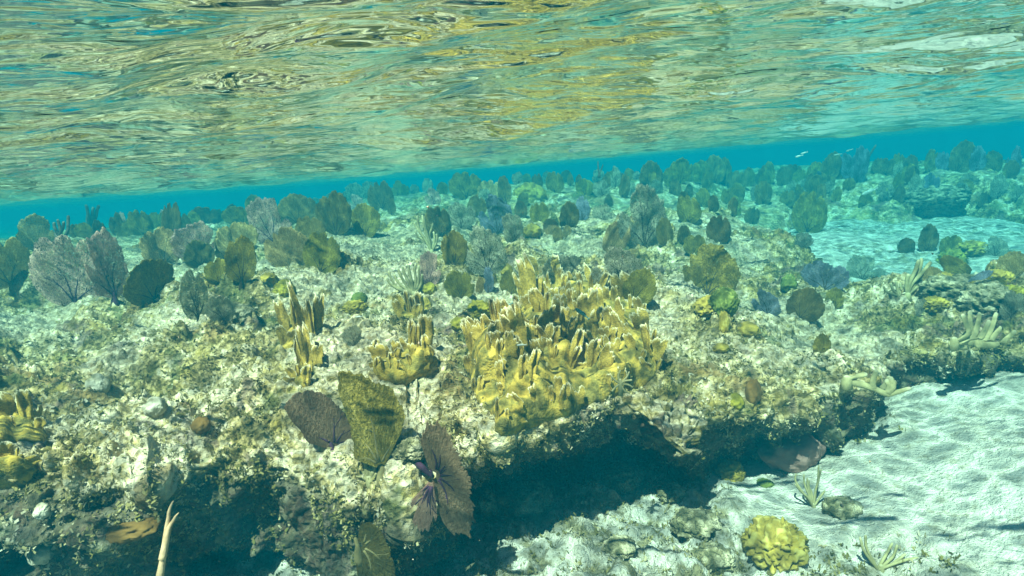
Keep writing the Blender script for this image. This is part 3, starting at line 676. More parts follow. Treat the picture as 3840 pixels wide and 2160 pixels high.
# ------------------------------------------------------------------ sea fans: foot in the picture, height, width, colour, shape, label
F = [
 (97, 632, 100, 72, 'tan', 'tall', "tall narrow tan sea fan rising above the cluster at the far left", 0),
 (28, 716, 128, 105, 'tan', 'round', "broad streaked olive tan sea fan cut off by the left edge of the picture", 0),
 (192, 758, 178, 160, 'mauve', 'round', "largest mauve grey lacy sea fan in the left cluster", 3),
 (285, 746, 160, 92, 'mauve', 'tall', "greyish lacy sea fan overlapping the right side of the largest mauve one", 0),
 (388, 752, 108, 112, 'olive', 'round', "dark olive sea fan with a torn notch, beside the left cluster", -6),
 (410, 668, 106, 90, 'tan', 'spade', "speckled tan sea fan standing behind the notched olive one", 4),
 (500, 652, 98, 98, 'mauve', 'round', "grey frilly topped sea fan left of the tall olive pair", 0),
 (506, 668, 66, 72, 'brown', 'wide', "low brown sea fan in front of the grey frilly topped one", 0),
 (500, 800, 128, 62, 'lace', 'tall', "slim grey see-through sea fan with a dark stem by the rounded pale rock", 2),
 (560, 800, 66, 66, 'lace', 'round', "small grey lacy sea fan on top of the rounded pale rock", 8),
 (552, 712, 72, 58, 'olive', 'spade', "short olive sea fan at the foot of the tall olive one", 0),
 (606, 706, 126, 74, 'olive', 'tall', "tall smooth olive sea fan left of the pale ribbed one", 6),
 (562, 652, 70, 38, 'brown', 'slim', "narrow dark sea fan squeezed behind the tall smooth olive one", 3),
 (600, 640, 88, 92, 'tan', 'wide', "frilly yellowish sea fan behind the tall smooth olive one", 0),
 (612, 562, 48, 86, 'olive', 'wide', "dark green rounded sea fan on the skyline left of the mauve brown one", 0),
 (692, 612, 114, 96, 'mauve', 'spade', "mauve brown lacy sea fan behind the pale ribbed one", -3),
 (748, 562, 74, 106, 'brown', 'wide', "wide dark brown sea fan on the skyline left of centre", 0),
 (772, 548, 36, 50, 'olive', 'wide', "small olive sea fan against the wide dark brown one", 14),
 (785, 606, 70, 70, 'brown', 'round', "plain brown sea fan between the pale ribbed one and the tall bumpy one", -4),
 (845, 592, 120, 82, 'brown', 'spade', "tall dark bumpy sea fan with a narrow top left of centre", 0),
 (918, 592, 90, 64, 'olive', 'round', "ginger olive sea fan with a pointed top beside the bare rubble", 6),
 (728, 668, 104, 110, 'tan', 'wide', "pale olive sea fan with a bright rib, broadest in the left half", 6),
 (806, 682, 106, 90, 'olive', 'round', "dark olive sea fan on a bare stem right of the pale ribbed one", 12),
 (962, 526, 78, 62, 'brown', 'round', "dark brown sea fan on the skyline between the bumpy one and centre", 0),
 (905, 502, 46, 56, 'lace', 'wide', "faint teal lacy sea fan on the skyline behind the ginger one", 0),
 (952, 522, 38, 30, 'lace', 'tall', "little grey lacy sea fan at the foot of the dark skyline one", 0),
 (898, 528, 40, 40, 'mauve', 'round', "little speckled sea fan behind the ginger olive one", 0),
 (985, 540, 48, 22, 'brown', 'slim', "little slim brown sea fan at the left edge of the bare rubble", 3),
 (1174, 497, 82, 84, 'olive', 'round', "biggest round dark olive sea fan on the skyline at centre", 3),
 (1092, 514, 42, 40, 'mauve', 'round', "bushy mauve sea fan on the crest left of the biggest skyline one", 0),
 (1115, 487, 32, 28, 'olive', 'round', "small olive sea fan tucked left of the biggest skyline one", 0),
 (1236, 507, 58, 66, 'tan', 'round', "tan edged sea fan right of the biggest skyline one", 4),
 (1222, 508, 38, 33, 'lace', 'tall', "small grey lacy sea fan in front of the tan edged one", 0),
 (1200, 547, 60, 48, 'brown', 'tall', "plain dark brown sea fan below the biggest skyline one", 3),
 (1160, 572, 72, 66, 'lace', 'round', "grey green lacy sea fan right of the olive brown one", 6),
 (1108, 594, 82, 68, 'brown', 'round', "olive brown sea fan beside the pale branching rods", 2),
 (1252, 588, 96, 88, 'blue', 'round', "bluish grey lacy sea fan near centre", 4),
 (1292, 608, 70, 56, 'lace', 'spade', "greenish see-through sea fan overlapping the bluish grey one", 3),
 (1143, 669, 99, 62, 'olive', 'spade', "speckled olive sea fan standing alone left of the big see-through one", 3),
 (1228, 684, 114, 112, 'lace', 'round', "big grey green see-through sea fan above the knobbly coral", 2),
 (1078, 712, 80, 55, 'mauve', 'spade', "small brownish see-through sea fan behind the upright rods", 12),
 (1160, 747, 75, 70, 'olive', 'wide', "grainy olive sea fan left of the dark slim one", 0),
 (1228, 736, 68, 25, 'blue', 'slim', "dark slim sea fan just above the knobbly coral", 4),
 (1210, 738, 50, 28, 'tan', 'slim', "little golden sea fan touching the dark slim one", 6),
 (1286, 737, 65, 50, 'olive', 'round', "grainy olive sea fan at the upper left of the fire coral", 0),
 (1272, 512, 80, 34, 'brown', 'slim', "upright dark slab-like sea fan right of the tan edged one", 0),
 (1353, 474, 42, 28, 'brown', 'round', "small brown sea fan on the yellow topped mound", 0),
 (1396, 483, 56, 45, 'olive', 'round', "olive sea fan on the crest right of the yellow topped mound", 2),
 (1472, 490, 46, 42, 'olive', 'round', "round dark sea fan on the crest right of the olive crest one", 0),
 (1435, 468, 36, 16, 'brown', 'slim', "edge-on dark sea fan on the crest", 0),
 (1452, 470, 34, 18, 'brown', 'slim', "thin right-leaning sea fan on the crest", 14),
 (1515, 492, 42, 40, 'lace', 'round', "pale hazy lacy sea fan behind the round dark crest one", 0),
 (1635, 478, 72, 60, 'brown', 'spade', "largest dark teal sea fan on the right half of the skyline", 3),
 (1648, 492, 44, 42, 'lace', 'wide', "grey fringe of a sea fan behind the largest lacy one", 0),
 (1592, 492, 34, 26, 'lace', 'spade', "small pale green sea fan left of the largest lacy one", 0),
 (1620, 618, 150, 118, 'lace', 'round', "largest grey lacy sea fan right of centre", 2),
 (1532, 634, 96, 60, 'tan', 'spade', "olive sea fan leaning right in front of the largest lacy one", 24),
 (1674, 616, 68, 42, 'brown', 'tall', "brownish sea fan overlapping the right side of the largest lacy one", 2),
 (1318, 517, 36, 28, 'brown', 'round', "small sea fan at the foot of the yellow topped mound", 0),
 (1312, 548, 44, 33, 'brown', 'tall', "small reddish brown sea fan below the yellow topped mound", 0),
 (1358, 556, 54, 48, 'olive', 'round', "neat rounded olive sea fan below the yellow topped mound", 0),
 (1430, 572, 66, 52, 'brown', 'spade', "ragged notched sea fan right of the neat rounded one", 3),
 (1388, 588, 46, 36, 'tan', 'round', "small pale tan sea fan above the bare middle ground", -3),
 (1404, 606, 38, 27, 'brown', 'tall', "smaller brown sea fan at the foot of the pale tan one", 0),
 (1426, 596, 36, 22, 'tan', 'slim', "tiny ginger sea fan right of the pale tan one", 4),
 (1415, 708, 84, 84, 'lace', 'round', "round grey lacy sea fan behind the top of the fire coral", 0),
 (1566, 734, 112, 134, 'lace', 'round', "broad grey olive lacy sea fan behind the right of the fire coral", 6),
 (1588, 757, 92, 78, 'olive', 'spade', "dark olive sea fan leaning right at the fire coral's upper right", 28),
 (1464, 554, 64, 38, 'blue', 'tall', "sparse dark branching sea fan below the crest", 3),
 (1518, 553, 44, 48, 'lace', 'round', "faint hazy lacy sea fan left of the largest lacy one", 0),
 (1733, 557, 72, 58, 'olive', 'round', "round dark olive sea fan on pale sand right of the largest lacy one", 2),
 (1718, 614, 56, 33, 'brown', 'slim', "narrow edge-on sea fan below the round dark olive one", 8),
 (1742, 638, 58, 52, 'olive', 'spade', "small olive sea fan behind the biggest olive one", 14),
 (1810, 607, 72, 58, 'brown', 'round', "rounded teal brown sea fan up the slope from the biggest olive one", 2),
 (1778, 738, 132, 134, 'olive', 'spade', "biggest olive sea fan in the right half with a dark base", 10),
 (2030, 584, 108, 80, 'olive', 'round', "tall fluffy olive sea fan at the edge of the sand channel", 9),
 (2018, 622, 38, 48, 'lace', 'wide', "low teal sea fan at the foot of the tall fluffy one", 0),
 (1995, 454, 44, 44, 'brown', 'round', "squarish dark teal sea fan on the hazy slope at right", 8),
 (1993, 494, 42, 30, 'lace', 'tall', "pale hazy sea fan below the squarish dark teal one", 2),
 (1892, 562, 46, 35, 'brown', 'round', "dark sea fan on pale rubble left of the tall fluffy one", 2),
 (2282, 636, 42, 38, 'brown', 'round', "small rounded sea fan at the sand's right edge", -3),
 (2330, 632, 68, 44, 'brown', 'spade', "double rounded sea fan right of the small one at the sand's edge", 6),
 (2075, 726, 80, 98, 'blue', 'round', "wide bluish teal lacy sea fan in the hollow at right", 0),
 (2168, 703, 58, 88, 'lace', 'wide', "bushy teal sea fan right of the wide bluish teal one", 12),
 (2010, 798, 78, 92, 'brown', 'spade', "brown olive sea fan leaning right above the right ledge", 24),
 (2100, 772, 56, 42, 'olive', 'tall', "dark upright sea fan right of the brown leaning one", -4),
 (1930, 788, 62, 68, 'blue', 'round', "bluish purple bushy sea fan on the right slope", 0),
 (2322, 792, 46, 33, 'lace', 'tall', "teal sea fan at the left of the coral thicket", 0),
 (2428, 742, 84, 42, 'blue', 'tall', "blue grey sea fan bent to the right in the coral thicket", 38),
 (2440, 694, 88, 36, 'olive', 'tall', "dark sea fan leaning left across the coral thicket", -52),
 (2064, 888, 54, 42, 'olive', 'spade', "olive sea fan on the brink of the right ledge", 4),
 (893, 868, 60, 50, 'lace', 'round', "small grey netted sea fan between the two smaller fire corals", 0),
 (2548, 700, 78, 66, 'tan', 'round', "tan sea fan by the right edge, high in the coral thicket", 8),
 (2384, 640, 56, 46, 'olive', 'spade', "olive sea fan at the sandy back of the coral thicket", 10),
 (2502, 644, 52, 56, 'lace', 'round', "pale teal sea fan behind the yellow clump of the thicket", 4),
 (2546, 800, 66, 60, 'lace', 'wide', "wide green sea fan at the right edge above the dark drop", 6),
 (2352, 716, 52, 40, 'tan', 'round', "tan green sea fan beside the feathery plume", -8),
 (2490, 742, 60, 50, 'olive', 'tall', "green olive sea fan right of the golden knob in the thicket", 14),
]
for a in F: sea_fan(*a[:7], lean=a[7], maxd=10)
# far rows on the skyline: nothing but the haze tells these apart
def row(xs, label, mat, dmax, seed):
    g = random.Random(seed)
    for x, y0, y1, w_ in xs:
        k = g.choice(('round', 'round', 'spade', 'tall'))
        f_ = g.uniform(.8, 1.5); sea_fan(x + g.uniform(-6, 6), y1, (y1 - y0) * f_, w_ * g.uniform(.75, 1.15), g.choice(mat), k, label, lean=g.uniform(-8, 16), maxd=dmax)
row([(60, 582, 620, 40), (300, 550, 592, 32), (322, 553, 594, 38), (368, 533, 590, 60), (432, 530, 598, 52), (460, 545, 585, 40), (512, 528, 562, 62), (546, 520, 560, 30), (578, 503, 545, 34), (640, 490, 530, 40), (668, 486, 524, 36), (250, 566, 600, 34), (215, 570, 600, 30)],
    "dim teal sea fan in the hazy row along the left skyline", ('olive', 'brown'), 8, 1)
row([(800, 478, 510, 36), (830, 470, 505, 34), (1000, 457, 492, 34), (1022, 462, 490, 26), (1045, 455, 484, 30), (1075, 458, 485, 30), (1135, 446, 478, 28), (870, 468, 500, 30), (930, 460, 492, 30)],
    "dim teal sea fan on the hazy skyline left of the biggest round one", ('olive', 'lace'), 9.5, 2)
row([(1256, 430, 462, 26), (1300, 436, 462, 30), (1325, 438, 460, 26), (1376, 436, 462, 24), (1478, 416, 446, 44), (1500, 428, 458, 30), (1530, 427, 462, 34), (1565, 428, 452, 32), (1597, 430, 452, 22), (1420, 430, 455, 24), (1550, 430, 470, 30), (1580, 425, 455, 26)],
    "dim sea fan on the hazy crest right of centre", ('olive', 'brown', 'lace'), 10, 3)
row([(1690, 415, 470, 40), (1712, 404, 462, 46), (1740, 400, 455, 44), (1766, 404, 450, 36), (1795, 398, 455, 50), (1822, 392, 448, 40), (1850, 398, 450, 40), (1888, 402, 452, 26), (1915, 400, 440, 34), (1938, 393, 436, 28), (1968, 392, 436, 40), (1780, 430, 480, 30), (1840, 440, 485, 30), (1868, 428, 480, 26), (1700, 440, 492, 26), (1930, 430, 470, 30), (1660, 420, 470, 34)],
    "dark teal sea fan in the dense hazy row on the right skyline", ('olive', 'brown', 'brown'), 9.5, 4)
row([(2050, 385, 432, 42), (2080, 377, 432, 50), (2112, 385, 430, 34), (2140, 388, 444, 50), (2196, 372, 425, 26), (2232, 372, 420, 50), (2262, 376, 425, 36), (2290, 378, 436, 44), (2336, 368, 430, 36), (2372, 374, 425, 34), (2412, 356, 416, 46), (2462, 376, 425, 34), (2500, 366, 420, 34), (2540, 380, 430, 34), (2160, 395, 460, 34), (2250, 430, 480, 30), (2330, 430, 490, 36), (2140, 440, 480, 34), (2420, 440, 500, 36), (2060, 430, 470, 30), (2380, 455, 510, 34), (2010, 390, 436, 36)],
    "dim blue sea fan in the farthest hazy row at the right", ('brown', 'blue', 'olive'), 9.5, 5)
g_ = random.Random(77)
row([(x, y - g_.uniform(30, 46), y, g_.uniform(22, 40)) for x, y in [(g_.uniform(1960, 2570), g_.uniform(446, 520)) for _ in range(34)]],
    "small dim sea fan on the hazy bank beyond the sand channel at right", ('brown', 'olive', 'brown', 'lace'), 9.0, 6)
row([(x, y - g_.uniform(28, 48), y, g_.uniform(22, 40)) for x, y in [(g_.uniform(1500, 1960), g_.uniform(468, 545)) for _ in range(18)]],
    "small hazy sea fan on the slope right of the yellow topped mound", ('brown', 'olive', 'lace'), 8.0, 7)
row([(x, y - g_.uniform(26, 50), y, g_.uniform(20, 40)) for x, y in [(g_.uniform(0, 640), 0) for _ in range(22)] for y in [632 - x * .13 + g_.uniform(-14, 8)]],
    "dim teal sea fan in the hazy row along the left skyline", ('brown', 'olive', 'mauve'), 7.0, 8)
for r_ in REPORT:
    if r_[0] == "MISS" or (len(r_) > 2 and (r_[2] > .6 or r_[2] < .08)): print("FAN", r_)
# ------------------------------------------------------------------ the four big sea fans at the front of the ledge
def hero_fan(base, pts, mat, vein, label, depth=None, yaw=0, tilt=0, a0=None, n_main=5, veins=True, extra=None, stem_h=.02, stem_r=.010, seed=1, bend=.6, edge=.02, stem_dir=None, pull=0):
    d = ray(*base)
    if depth is None:
        loc = hit(*base)[0]
    else: loc = Vector(d * depth)
    if pull: loc = loc - Vector(d) * pull
    dep = float(np.dot(np.array(loc), fw)); k = dep / FPX
    face = -math.atan2(loc.x, loc.y)
    e = empty("sea_fan", loc, (rad(tilt), 0, face + rad(yaw)), label=label, category="sea fan", group="sea fans on the reef")
    blades = [(pts, mat)] + (extra or [])
    Rm = e.rotation_euler.to_matrix(); l0 = np.array(loc); b0 = np.array(px_of(l0))
    J = np.stack([(np.array(px_of(l0 + .05 * np.array(Rm @ Vector(a)))) - b0) / .05 for a in ((1, 0, 0), (0, 0, 1))], 1); JI = np.linalg.inv(J)
    for bi, (pp, mt) in enumerate(blades):
        th, rr = [], []
        for x, y in pp:
            dx, dz = JI @ np.array((x - base[0], y - base[1]))
            th.append(math.atan2(dx, dz)); rr.append(math.hypot(dx, dz))
        th = np.unwrap(np.array(th)); rr = np.array(rr)
        if th[0] > th[-1]: th, rr = th[::-1], rr[::-1]
        o = np.argsort(th, kind='stable'); th, rr = th[o], rr[o]
        sd = seed + bi * 5
        def R(a, th=th, rr=rr, sd=sd):
            r = float(np.interp(a, th, rr))
            return r * (1 + edge * (math.sin(37 * a + sd) + .8 * math.sin(71 * a + 2 * sd) + .8 * math.sin(113 * a)) * .5)
        v, q, Y = fan_geo(R, float(th[0]), float(th[-1]), .012, .0045, 190, 60, bend=bend, ripple=.012, seed=sd)
        # lace reads in local units: the net is drawn in metres here
        s = 1 / .3
        me = mesh_np("blade", v * s, q); o = link("blade", me, M[mt], e); o.scale = (.3, .3, .3)
        if veins:
            rb = rib_tree(R, float(th[0]), float(th[-1]), Y, n_main, sd, .0042, .74)
            rbo = link("midrib", rb.mesh("midrib"), M[vein], o); rbo.scale = (1 / .3,) * 3
    mb = MB(); sdv = Vector(stem_dir) if stem_dir else Vector((0, .01, -.035))
    mb.tube([tuple(sdv * 1.6), tuple(sdv), tuple(sdv * .5), (0, 0, 0), (0, 0, stem_h)], [stem_r * 1.5, stem_r * 1.25, stem_r * .9, stem_r * .6, stem_r * .4], seg=10)
    link("stem", mb.mesh("stem", .003, 60), M[vein], e)
    return e
def zc(pts): return [(603.7 + x * .375, 905.6 + y * .375) for x, y in pts]
hero_fan(zc([(620, 605)])[0], zc([(470, 560), (420, 480), (350, 400), (310, 330), (345, 265), (390, 225), (480, 208), (560, 230), (640, 295), (710, 385), (750, 500), (768, 600), (770, 655), (690, 640)]),
         'hero_purple', 'vein_purple', "flat purple brown sea fan with dark branching veins, left of the two upright front fans", yaw=14, seed=3, n_main=5, bend=.3, tilt=-6)
hero_fan(zc([(955, 720)])[0], zc([(860, 690), (775, 650), (770, 560), (745, 440), (705, 330), (665, 220), (662, 100), (745, 95), (850, 130), (920, 172), (1000, 180), (1050, 260), (1110, 370), (1112, 420), (1080, 480), (1040, 560), (1000, 650)]),
         'hero_olive', 'vein_olive', "biggest front sea fan, upright, dense olive and finely netted", yaw=-10, seed=5, n_main=4, bend=-.35, stem_r=.016, tilt=-4)
hero_fan(zc([(1290, 790)])[0], zc([(1215, 560), (1180, 455), (1250, 430), (1330, 425), (1395, 490), (1430, 590), (1480, 650), (1490, 720), (1535, 770), (1565, 850), (1555, 940), (1588, 1020), (1585, 1120), (1560, 1215), (1480, 1205), (1400, 1165), (1350, 1060), (1325, 960)]),
         'hero_purple', 'vein_purple', "large drooping purple brown sea fan hanging over the dark cave", depth=float(np.dot(np.array(hit(1066, 1172)[0]), fw)) - .10, yaw=10, seed=7, n_main=7, bend=.5, edge=.06, stem_dir=(-.010, .05, .002), stem_r=.006,
         extra=[(zc([(1322, 985), (1300, 1060), (1318, 1110), (1262, 1168), (1200, 1140), (1165, 1090), (1150, 1010), (1160, 940), (1205, 925), (1240, 880)]), 'hero_pink')])
hero_fan(zc([(785, 1245)])[0], zc([(800, 1130), (815, 1105), (870, 1088), (935, 1150), (980, 1240), (1010, 1330), (1040, 1450), (1050, 1560), (960, 1620), (850, 1600), (790, 1500), (780, 1400)]),
         'hero_mustard', 'vein_olive', "plain mustard sea fan cut off by the bottom edge, below the other front fans", yaw=-16, seed=9, n_main=4, bend=.4, pull=.09)

# ------------------------------------------------------------------ fire corals: a crust with upright blades
def plate_blade(nf, var):
    """a thin upright plate, its top broken into nf uneven knobs and notches"""
    g = random.Random(nf * 17 + var); w = {1: .36, 2: .62, 3: .85, 4: 1.05}[nf]; NC, NR = 15 + 10 * nf, 16
    ks = [((i + .5) / nf - .5 + g.uniform(-.10, .10) / nf, g.uniform(.44, .62) / nf, g.uniform(.55, 1.0)) for i in range(nf)]
    ks += [(g.uniform(-.45, .45), g.uniform(.08, .14), g.uniform(.2, .5)) for _ in range(1)]
    ks[g.randrange(nf)] = (ks[0][0] if nf == 1 else ks[g.randrange(nf)][0], ks[0][1], 1.0)
    V, A = [], []; T = g.uniform(.075, .11); ph = [g.uniform(0, 6.3) for _ in range(5)]; lean = g.uniform(-.18, .18)
    for side in (-1, 1):
        for r in range(NR):
            v = r / (NR - 1)
            for c in range(NC):
                u = c / (NC - 1) - .5
                h = .50 + .50 * max(a * math.exp(-abs((u - k) / s) ** 4.5) for k, s, a in ks) + .035 * math.sin(31 * u + ph[0]) + .025 * math.sin(57 * u + ph[1])
                h *= 1 - .35 * (abs(u) * 2) ** 6
                z = -.25 + (h + .25) * v
                flare = .62 + .38 * min(1, max(0, z)) + .05 * math.sin(9 * z + ph[2])
                e = max(0, 1 - (abs(u) * 2) ** 5) * max(0, 1 - v ** 9)
                y = side * T * .5 * math.sqrt(e) * (1.15 - .25 * v) * (1 + .25 * math.sin(13 * u + ph[3]) * math.sin(9 * z + ph[4]))
                y += .10 * math.sin(4 * u / max(w, .4) + ph[3]) * v + .05 * math.sin(7 * z + ph[2])
                V.append((u * w * flare + lean * z * z, y, z)); A.append(v ** 1.5 if z > .1 else 0)
    n = NR * NC; q = grid_quads(NR, NC); rim = []
    loop = list(range(NC)) + [i * NC + NC - 1 for i in range(1, NR)] + [(NR - 1) * NC + c for c in range(NC - 2, -1, -1)] + [i * NC for i in range(NR - 2, 0, -1)]
    for i in range(len(loop)):
        a, b = loop[i], loop[(i + 1) % len(loop)]; rim.append((b, a, a + n, b + n))
    v = np.array(V, np.float32); o = np.stack([fbm(v * 7 + var, 2, 40 + k) - .5 for k in range(3)], -1); v = v + o * np.array((.06, .05, .05))
    me = mesh_np("blade", v, np.vstack([q, q[:, ::-1] + n, np.array(rim)])); set_attr(me, "tip", A)
    return me
BLADES = {}
def blade_proto(nf, var):
    if (nf, var) not in BLADES:
        me = plate_blade(nf, var)
        me.materials.append(M['fire'])
        BLADES[(nf, var)] = me
    return BLADES[(nf, var)]
def crust(poly, label, seed, thick=.04, step=6, drape=.16, lumps=1.0):
    """a lumpy crust over the rock inside a patch; returns its mesh and a place finder"""
    poly = np.array(poly, float); x0, y0 = poly.min(0); x1, y1 = poly.max(0)
    xs = np.arange(x0, x1 + step, step); ys = np.arange(y0, y1 + step, step)
    def inside(x, y):
        c = False; n = len(poly)
        for i in range(n):
            a, b = poly[i], poly[(i + 1) % n]
            if (a[1] > y) != (b[1] > y) and x < (b[0] - a[0]) * (y - a[1]) / (b[1] - a[1]) + a[0]: c = not c
        return c
    def edge(x, y):
        p = np.array((x, y)); a = poly; b = np.roll(poly, -1, 0); ab = b - a
        t = np.clip(((p - a) * ab).sum(1) / (ab ** 2).sum(1), 0, 1); return np.linalg.norm(a + ab * t[:, None] - p, axis=1).min()
    idx = -np.ones((len(ys), len(xs)), int); outer, inner, info = [], [], []
    for i, x in enumerate(xs):
        last = None
        for j, y in enumerate(ys):
            if not inside(x, y): continue
            h_ = hit(x, y)
            if h_ is None: continue
            dep = float(np.dot(np.array(h_[0]), fw))
            if last is not None and dep > last + drape * .25: dep = last - .002       # hang over the lip
            last = dep
            p = np.array(ray(x, y)) * dep; e = min(edge(x, y) / 38.0, 1.0)
            idx[j, i] = len(info); info.append((p, e, h_[1]))
    pts = np.array([a[0] for a in info]); es = np.array([a[1] for a in info])
    # smooth along the grid so the crust is rounder than the rock
    P = np.full((len(ys), len(xs), 3), np.nan)
    for j in range(len(ys)):
        for i in range(len(xs)):
            if idx[j, i] >= 0: P[j, i] = pts[idx[j, i]]
    for _ in range(5):
        S = P.copy(); C = np.ones(P.shape[:2])
        for dj, di in ((1, 0), (-1, 0), (0, 1), (0, -1)):
            Q = np.roll(np.roll(P, dj, 0), di, 1); ok = ~np.isnan(Q[..., 0]) & ~np.isnan(P[..., 0])
            S[ok] += Q[ok]; C[ok] += 1
        P = S / C[..., None]
    sm = np.array([P[j, i] for j in range(len(ys)) for i in range(len(xs)) if idx[j, i] >= 0])
    order = np.array([idx[j, i] for j in range(len(ys)) for i in range(len(xs)) if idx[j, i] >= 0]); s2 = np.empty_like(sm); s2[order] = sm
    view = s2 / np.linalg.norm(s2, axis=1, keepdims=True); nrm = -view * .75 + np.array((0, 0, .66)); nrm /= np.linalg.norm(nrm, axis=1, keepdims=True)
    prof = np.sqrt(np.clip(es, 0, 1))
    lum = (.62 - worley(s2.astype(np.float32) * 13 + seed, seed)) * .05 * lumps + (fbm(s2 * 9, 2, seed) - .5) * .05 + (fbm(s2 * 34, 3, seed + 1) - .5) * .026
    outer = s2 + nrm * (prof * (thick + lum) - (1 - prof) * .012)[:, None]
    back = s2 - nrm * .03
    Q = []; R_ = []; n = len(s2)
    cnt = {}
    for j in range(len(ys) - 1):
        for i in range(len(xs) - 1):
            a, b, c, d = idx[j, i], idx[j, i + 1], idx[j + 1, i + 1], idx[j + 1, i]
            if min(a, b, c, d) >= 0:
                Q.append((a, d, c, b)); Q.append((a + n, b + n, c + n, d + n))
                for u, v in ((a, d), (d, c), (c, b), (b, a)): cnt[(u, v)] = 1
    for (u, v) in list(cnt):
        if (v, u) not in cnt: Q.append((v, u, u + n, v + n))
    me = mesh_np("crust", np.vstack([outer, back]), Q)
    def at(x, y):
        i = int(round((x - xs[0]) / step)); j = int(round((y - ys[0]) / step))
        for r in range(0, 6):
            for dj in range(-r, r + 1):
                for di in range(-r, r + 1):
                    jj, ii = j + dj, i + di
                    if 0 <= jj < len(ys) and 0 <= ii < len(xs) and idx[jj, ii] >= 0: return Vector(outer[idx[jj, ii]])
        return None
    return me, at, inside
def fire_coral(poly, blades, nrand, label, seed, thick=.045, hrange=(38, 80), base_z=0, step=6, lumps=1.0, keep=None):
    me, at, inside = crust(poly, label, seed, thick, step, lumps=lumps)
    c = Vector(np.mean([v.co[:] for v in me.vertices], 0)); c.z = min(v.co.z for v in me.vertices)
    me.transform(Matrix.Translation(-c))
    root = empty("fire_coral", c, label=label, category="fire coral", group="fire corals on the ledge")
    link("crust", me, M['fire_base'], root)
    g = random.Random(seed); P = np.array(poly); todo = list(blades)
    tries = 0; placed = [b[:2] for b in blades]
    while len(todo) < nrand + len(blades) and tries < 6000:
        tries += 1
        x = g.uniform(P[:, 0].min(), P[:, 0].max()); y = g.uniform(P[:, 1].min(), P[:, 1].max())
        if not inside(x, y) or not inside(x, y + 14): continue
        if keep and not keep(x, y, g): continue
        if any(abs(x - a) < 15 and abs(y - b) < 15 for a, b in placed): continue
        placed.append((x, y)); h = g.uniform(*hrange)
        nf = g.choice((1, 1, 2, 2, 3)); todo.append((x, y, h, h * {1: .46, 2: .85, 3: 1.1}[nf] * g.uniform(.8, 1.25), nf, g.gauss(0, 9), g.uniform(-50, 50)))
    for x, y, h, w_, nf, lean, yaw in todo:
        p = at(x, y)
        if p is None: continue
        dep = float(np.dot(np.array(p), fw)); H = h * dep / FPX; W = w_ * dep / FPX
        o = link("blade", blade_proto(nf, g.randrange(6)), None, root)
        o.location = p - c; bw = {1: .36, 2: .62, 3: .85, 4: 1.05}[nf]
        sx = W / bw / max(.55, math.cos(rad(yaw)))
        o.scale = (sx, H * g.uniform(.75, 1.0), H); o.rotation_euler = (g.uniform(-.2, .15), rad(lean), rad(yaw) - math.atan2(p.x, p.y))
    return root
def z7(pts): return [(1140.4 + x * .3472, 637.3 + y * .3472) for x, y in pts]
main_poly = z7([(455, 190), (520, 140), (620, 190), (760, 190), (860, 190), (1000, 200), (1150, 230), (1250, 330), (1380, 440), (1450, 620), (1520, 780), (1470, 910), (1380, 980), (1270, 1010), (1120, 1080), (960, 1120), (860, 1190),
                (690, 1230), (560, 1290), (430, 1330), (345, 1345), (285, 1300), (290, 1190), (170, 1110), (110, 950), (95, 740), (150, 600), (270, 520), (330, 450), (460, 430), (500, 330)])
def B(x, y, ty, w_, nf, lean=0, yaw=0):
    (a, b), = z7([(x, y)]); return (a, b, (y - ty) * .3472 * 1.08, w_ * .3472, nf, lean, yaw)
mb_list = [B(470, 700, 430, 220, 3, -10, 10), (B(560, 380, 50, 190, 3, -6, 5)), B(300, 700, 560, 110, 2, -6, 15), B(690, 330, 190, 60, 2), B(140, 740, 540, 90, 2, -6, 10), B(225, 600, 510, 34, 1), B(300, 560, 390, 46, 1, -8), B(350, 640, 440, 50, 2, 0, 20),
           B(450, 470, 340, 56, 1, 8), B(600, 640, 530, 44, 1), B(745, 700, 590, 80, 1, 0, 5), B(855, 720, 545, 84, 1, 5, 10), B(850, 830, 600, 84, 1, 24, 15), B(860, 880, 720, 64, 1, 20), B(530, 600, 520, 64, 2, 6),
           B(680, 480, 330, 48, 1), B(800, 560, 420, 44, 1), B(840, 200, 130, 54, 1), B(640, 280, 210, 46, 2), B(750, 380, 300, 80, 2), B(930, 300, 180, 56, 2), B(1130, 260, 130, 60, 2), B(1170, 430, 330, 56, 2), B(1280, 440, 340, 34, 1, 4),
           B(1370, 480, 380, 40, 1, 5), B(1440, 690, 575, 44, 1, 10), B(1490, 860, 770, 40, 1, 14), B(1020, 740, 630, 84, 2, 4), B(1000, 330, 220, 50, 1), B(1060, 540, 480, 40, 1), B(270, 800, 680, 48, 1, -6), B(340, 850, 700, 60, 2, 3),
           B(120, 860, 750, 84, 2, -12), B(140, 1000, 910, 40, 1), B(200, 1030, 930, 60, 1), B(350, 1050, 970, 50, 2), B(330, 1240, 1100, 36, 1), B(400, 1260, 1200, 40, 1), B(500, 1270, 1240, 60, 2, 60), B(250, 950, 850, 80, 2),
           B(720, 800, 680, 60, 2), B(740, 830, 740, 30, 1, 14), B(1250, 620, 540, 44, 1), B(1340, 560, 470, 44, 1, 6), B(960, 880, 850, 90, 2), B(1080, 720, 650, 40, 1)]
def keep_main(x, y, g):   # blades thin out towards the smooth front face of the colony
    u = (y - 637 - (x - 1140) * .05) / 460
    return g.random() < (1.0 if u < .52 else .32 if u < .8 else .14)
fire_coral(main_poly, mb_list, 80, "largest mustard yellow fire coral draped over the ledge lip at centre", 4, .042, (32, 70), keep=keep_main, step=4)
def z6(pts): return [(603.7 + x * .2778, 670.8 + y * .2778) for x, y in pts]
def B6(x, y, ty, w_, nf, lean=0, yaw=0):
    (a, b), = z6([(x, y)]); return (a, b, (y - ty) * .2778 * 1.06, w_ * .2778 * 1.4, nf, lean, yaw)
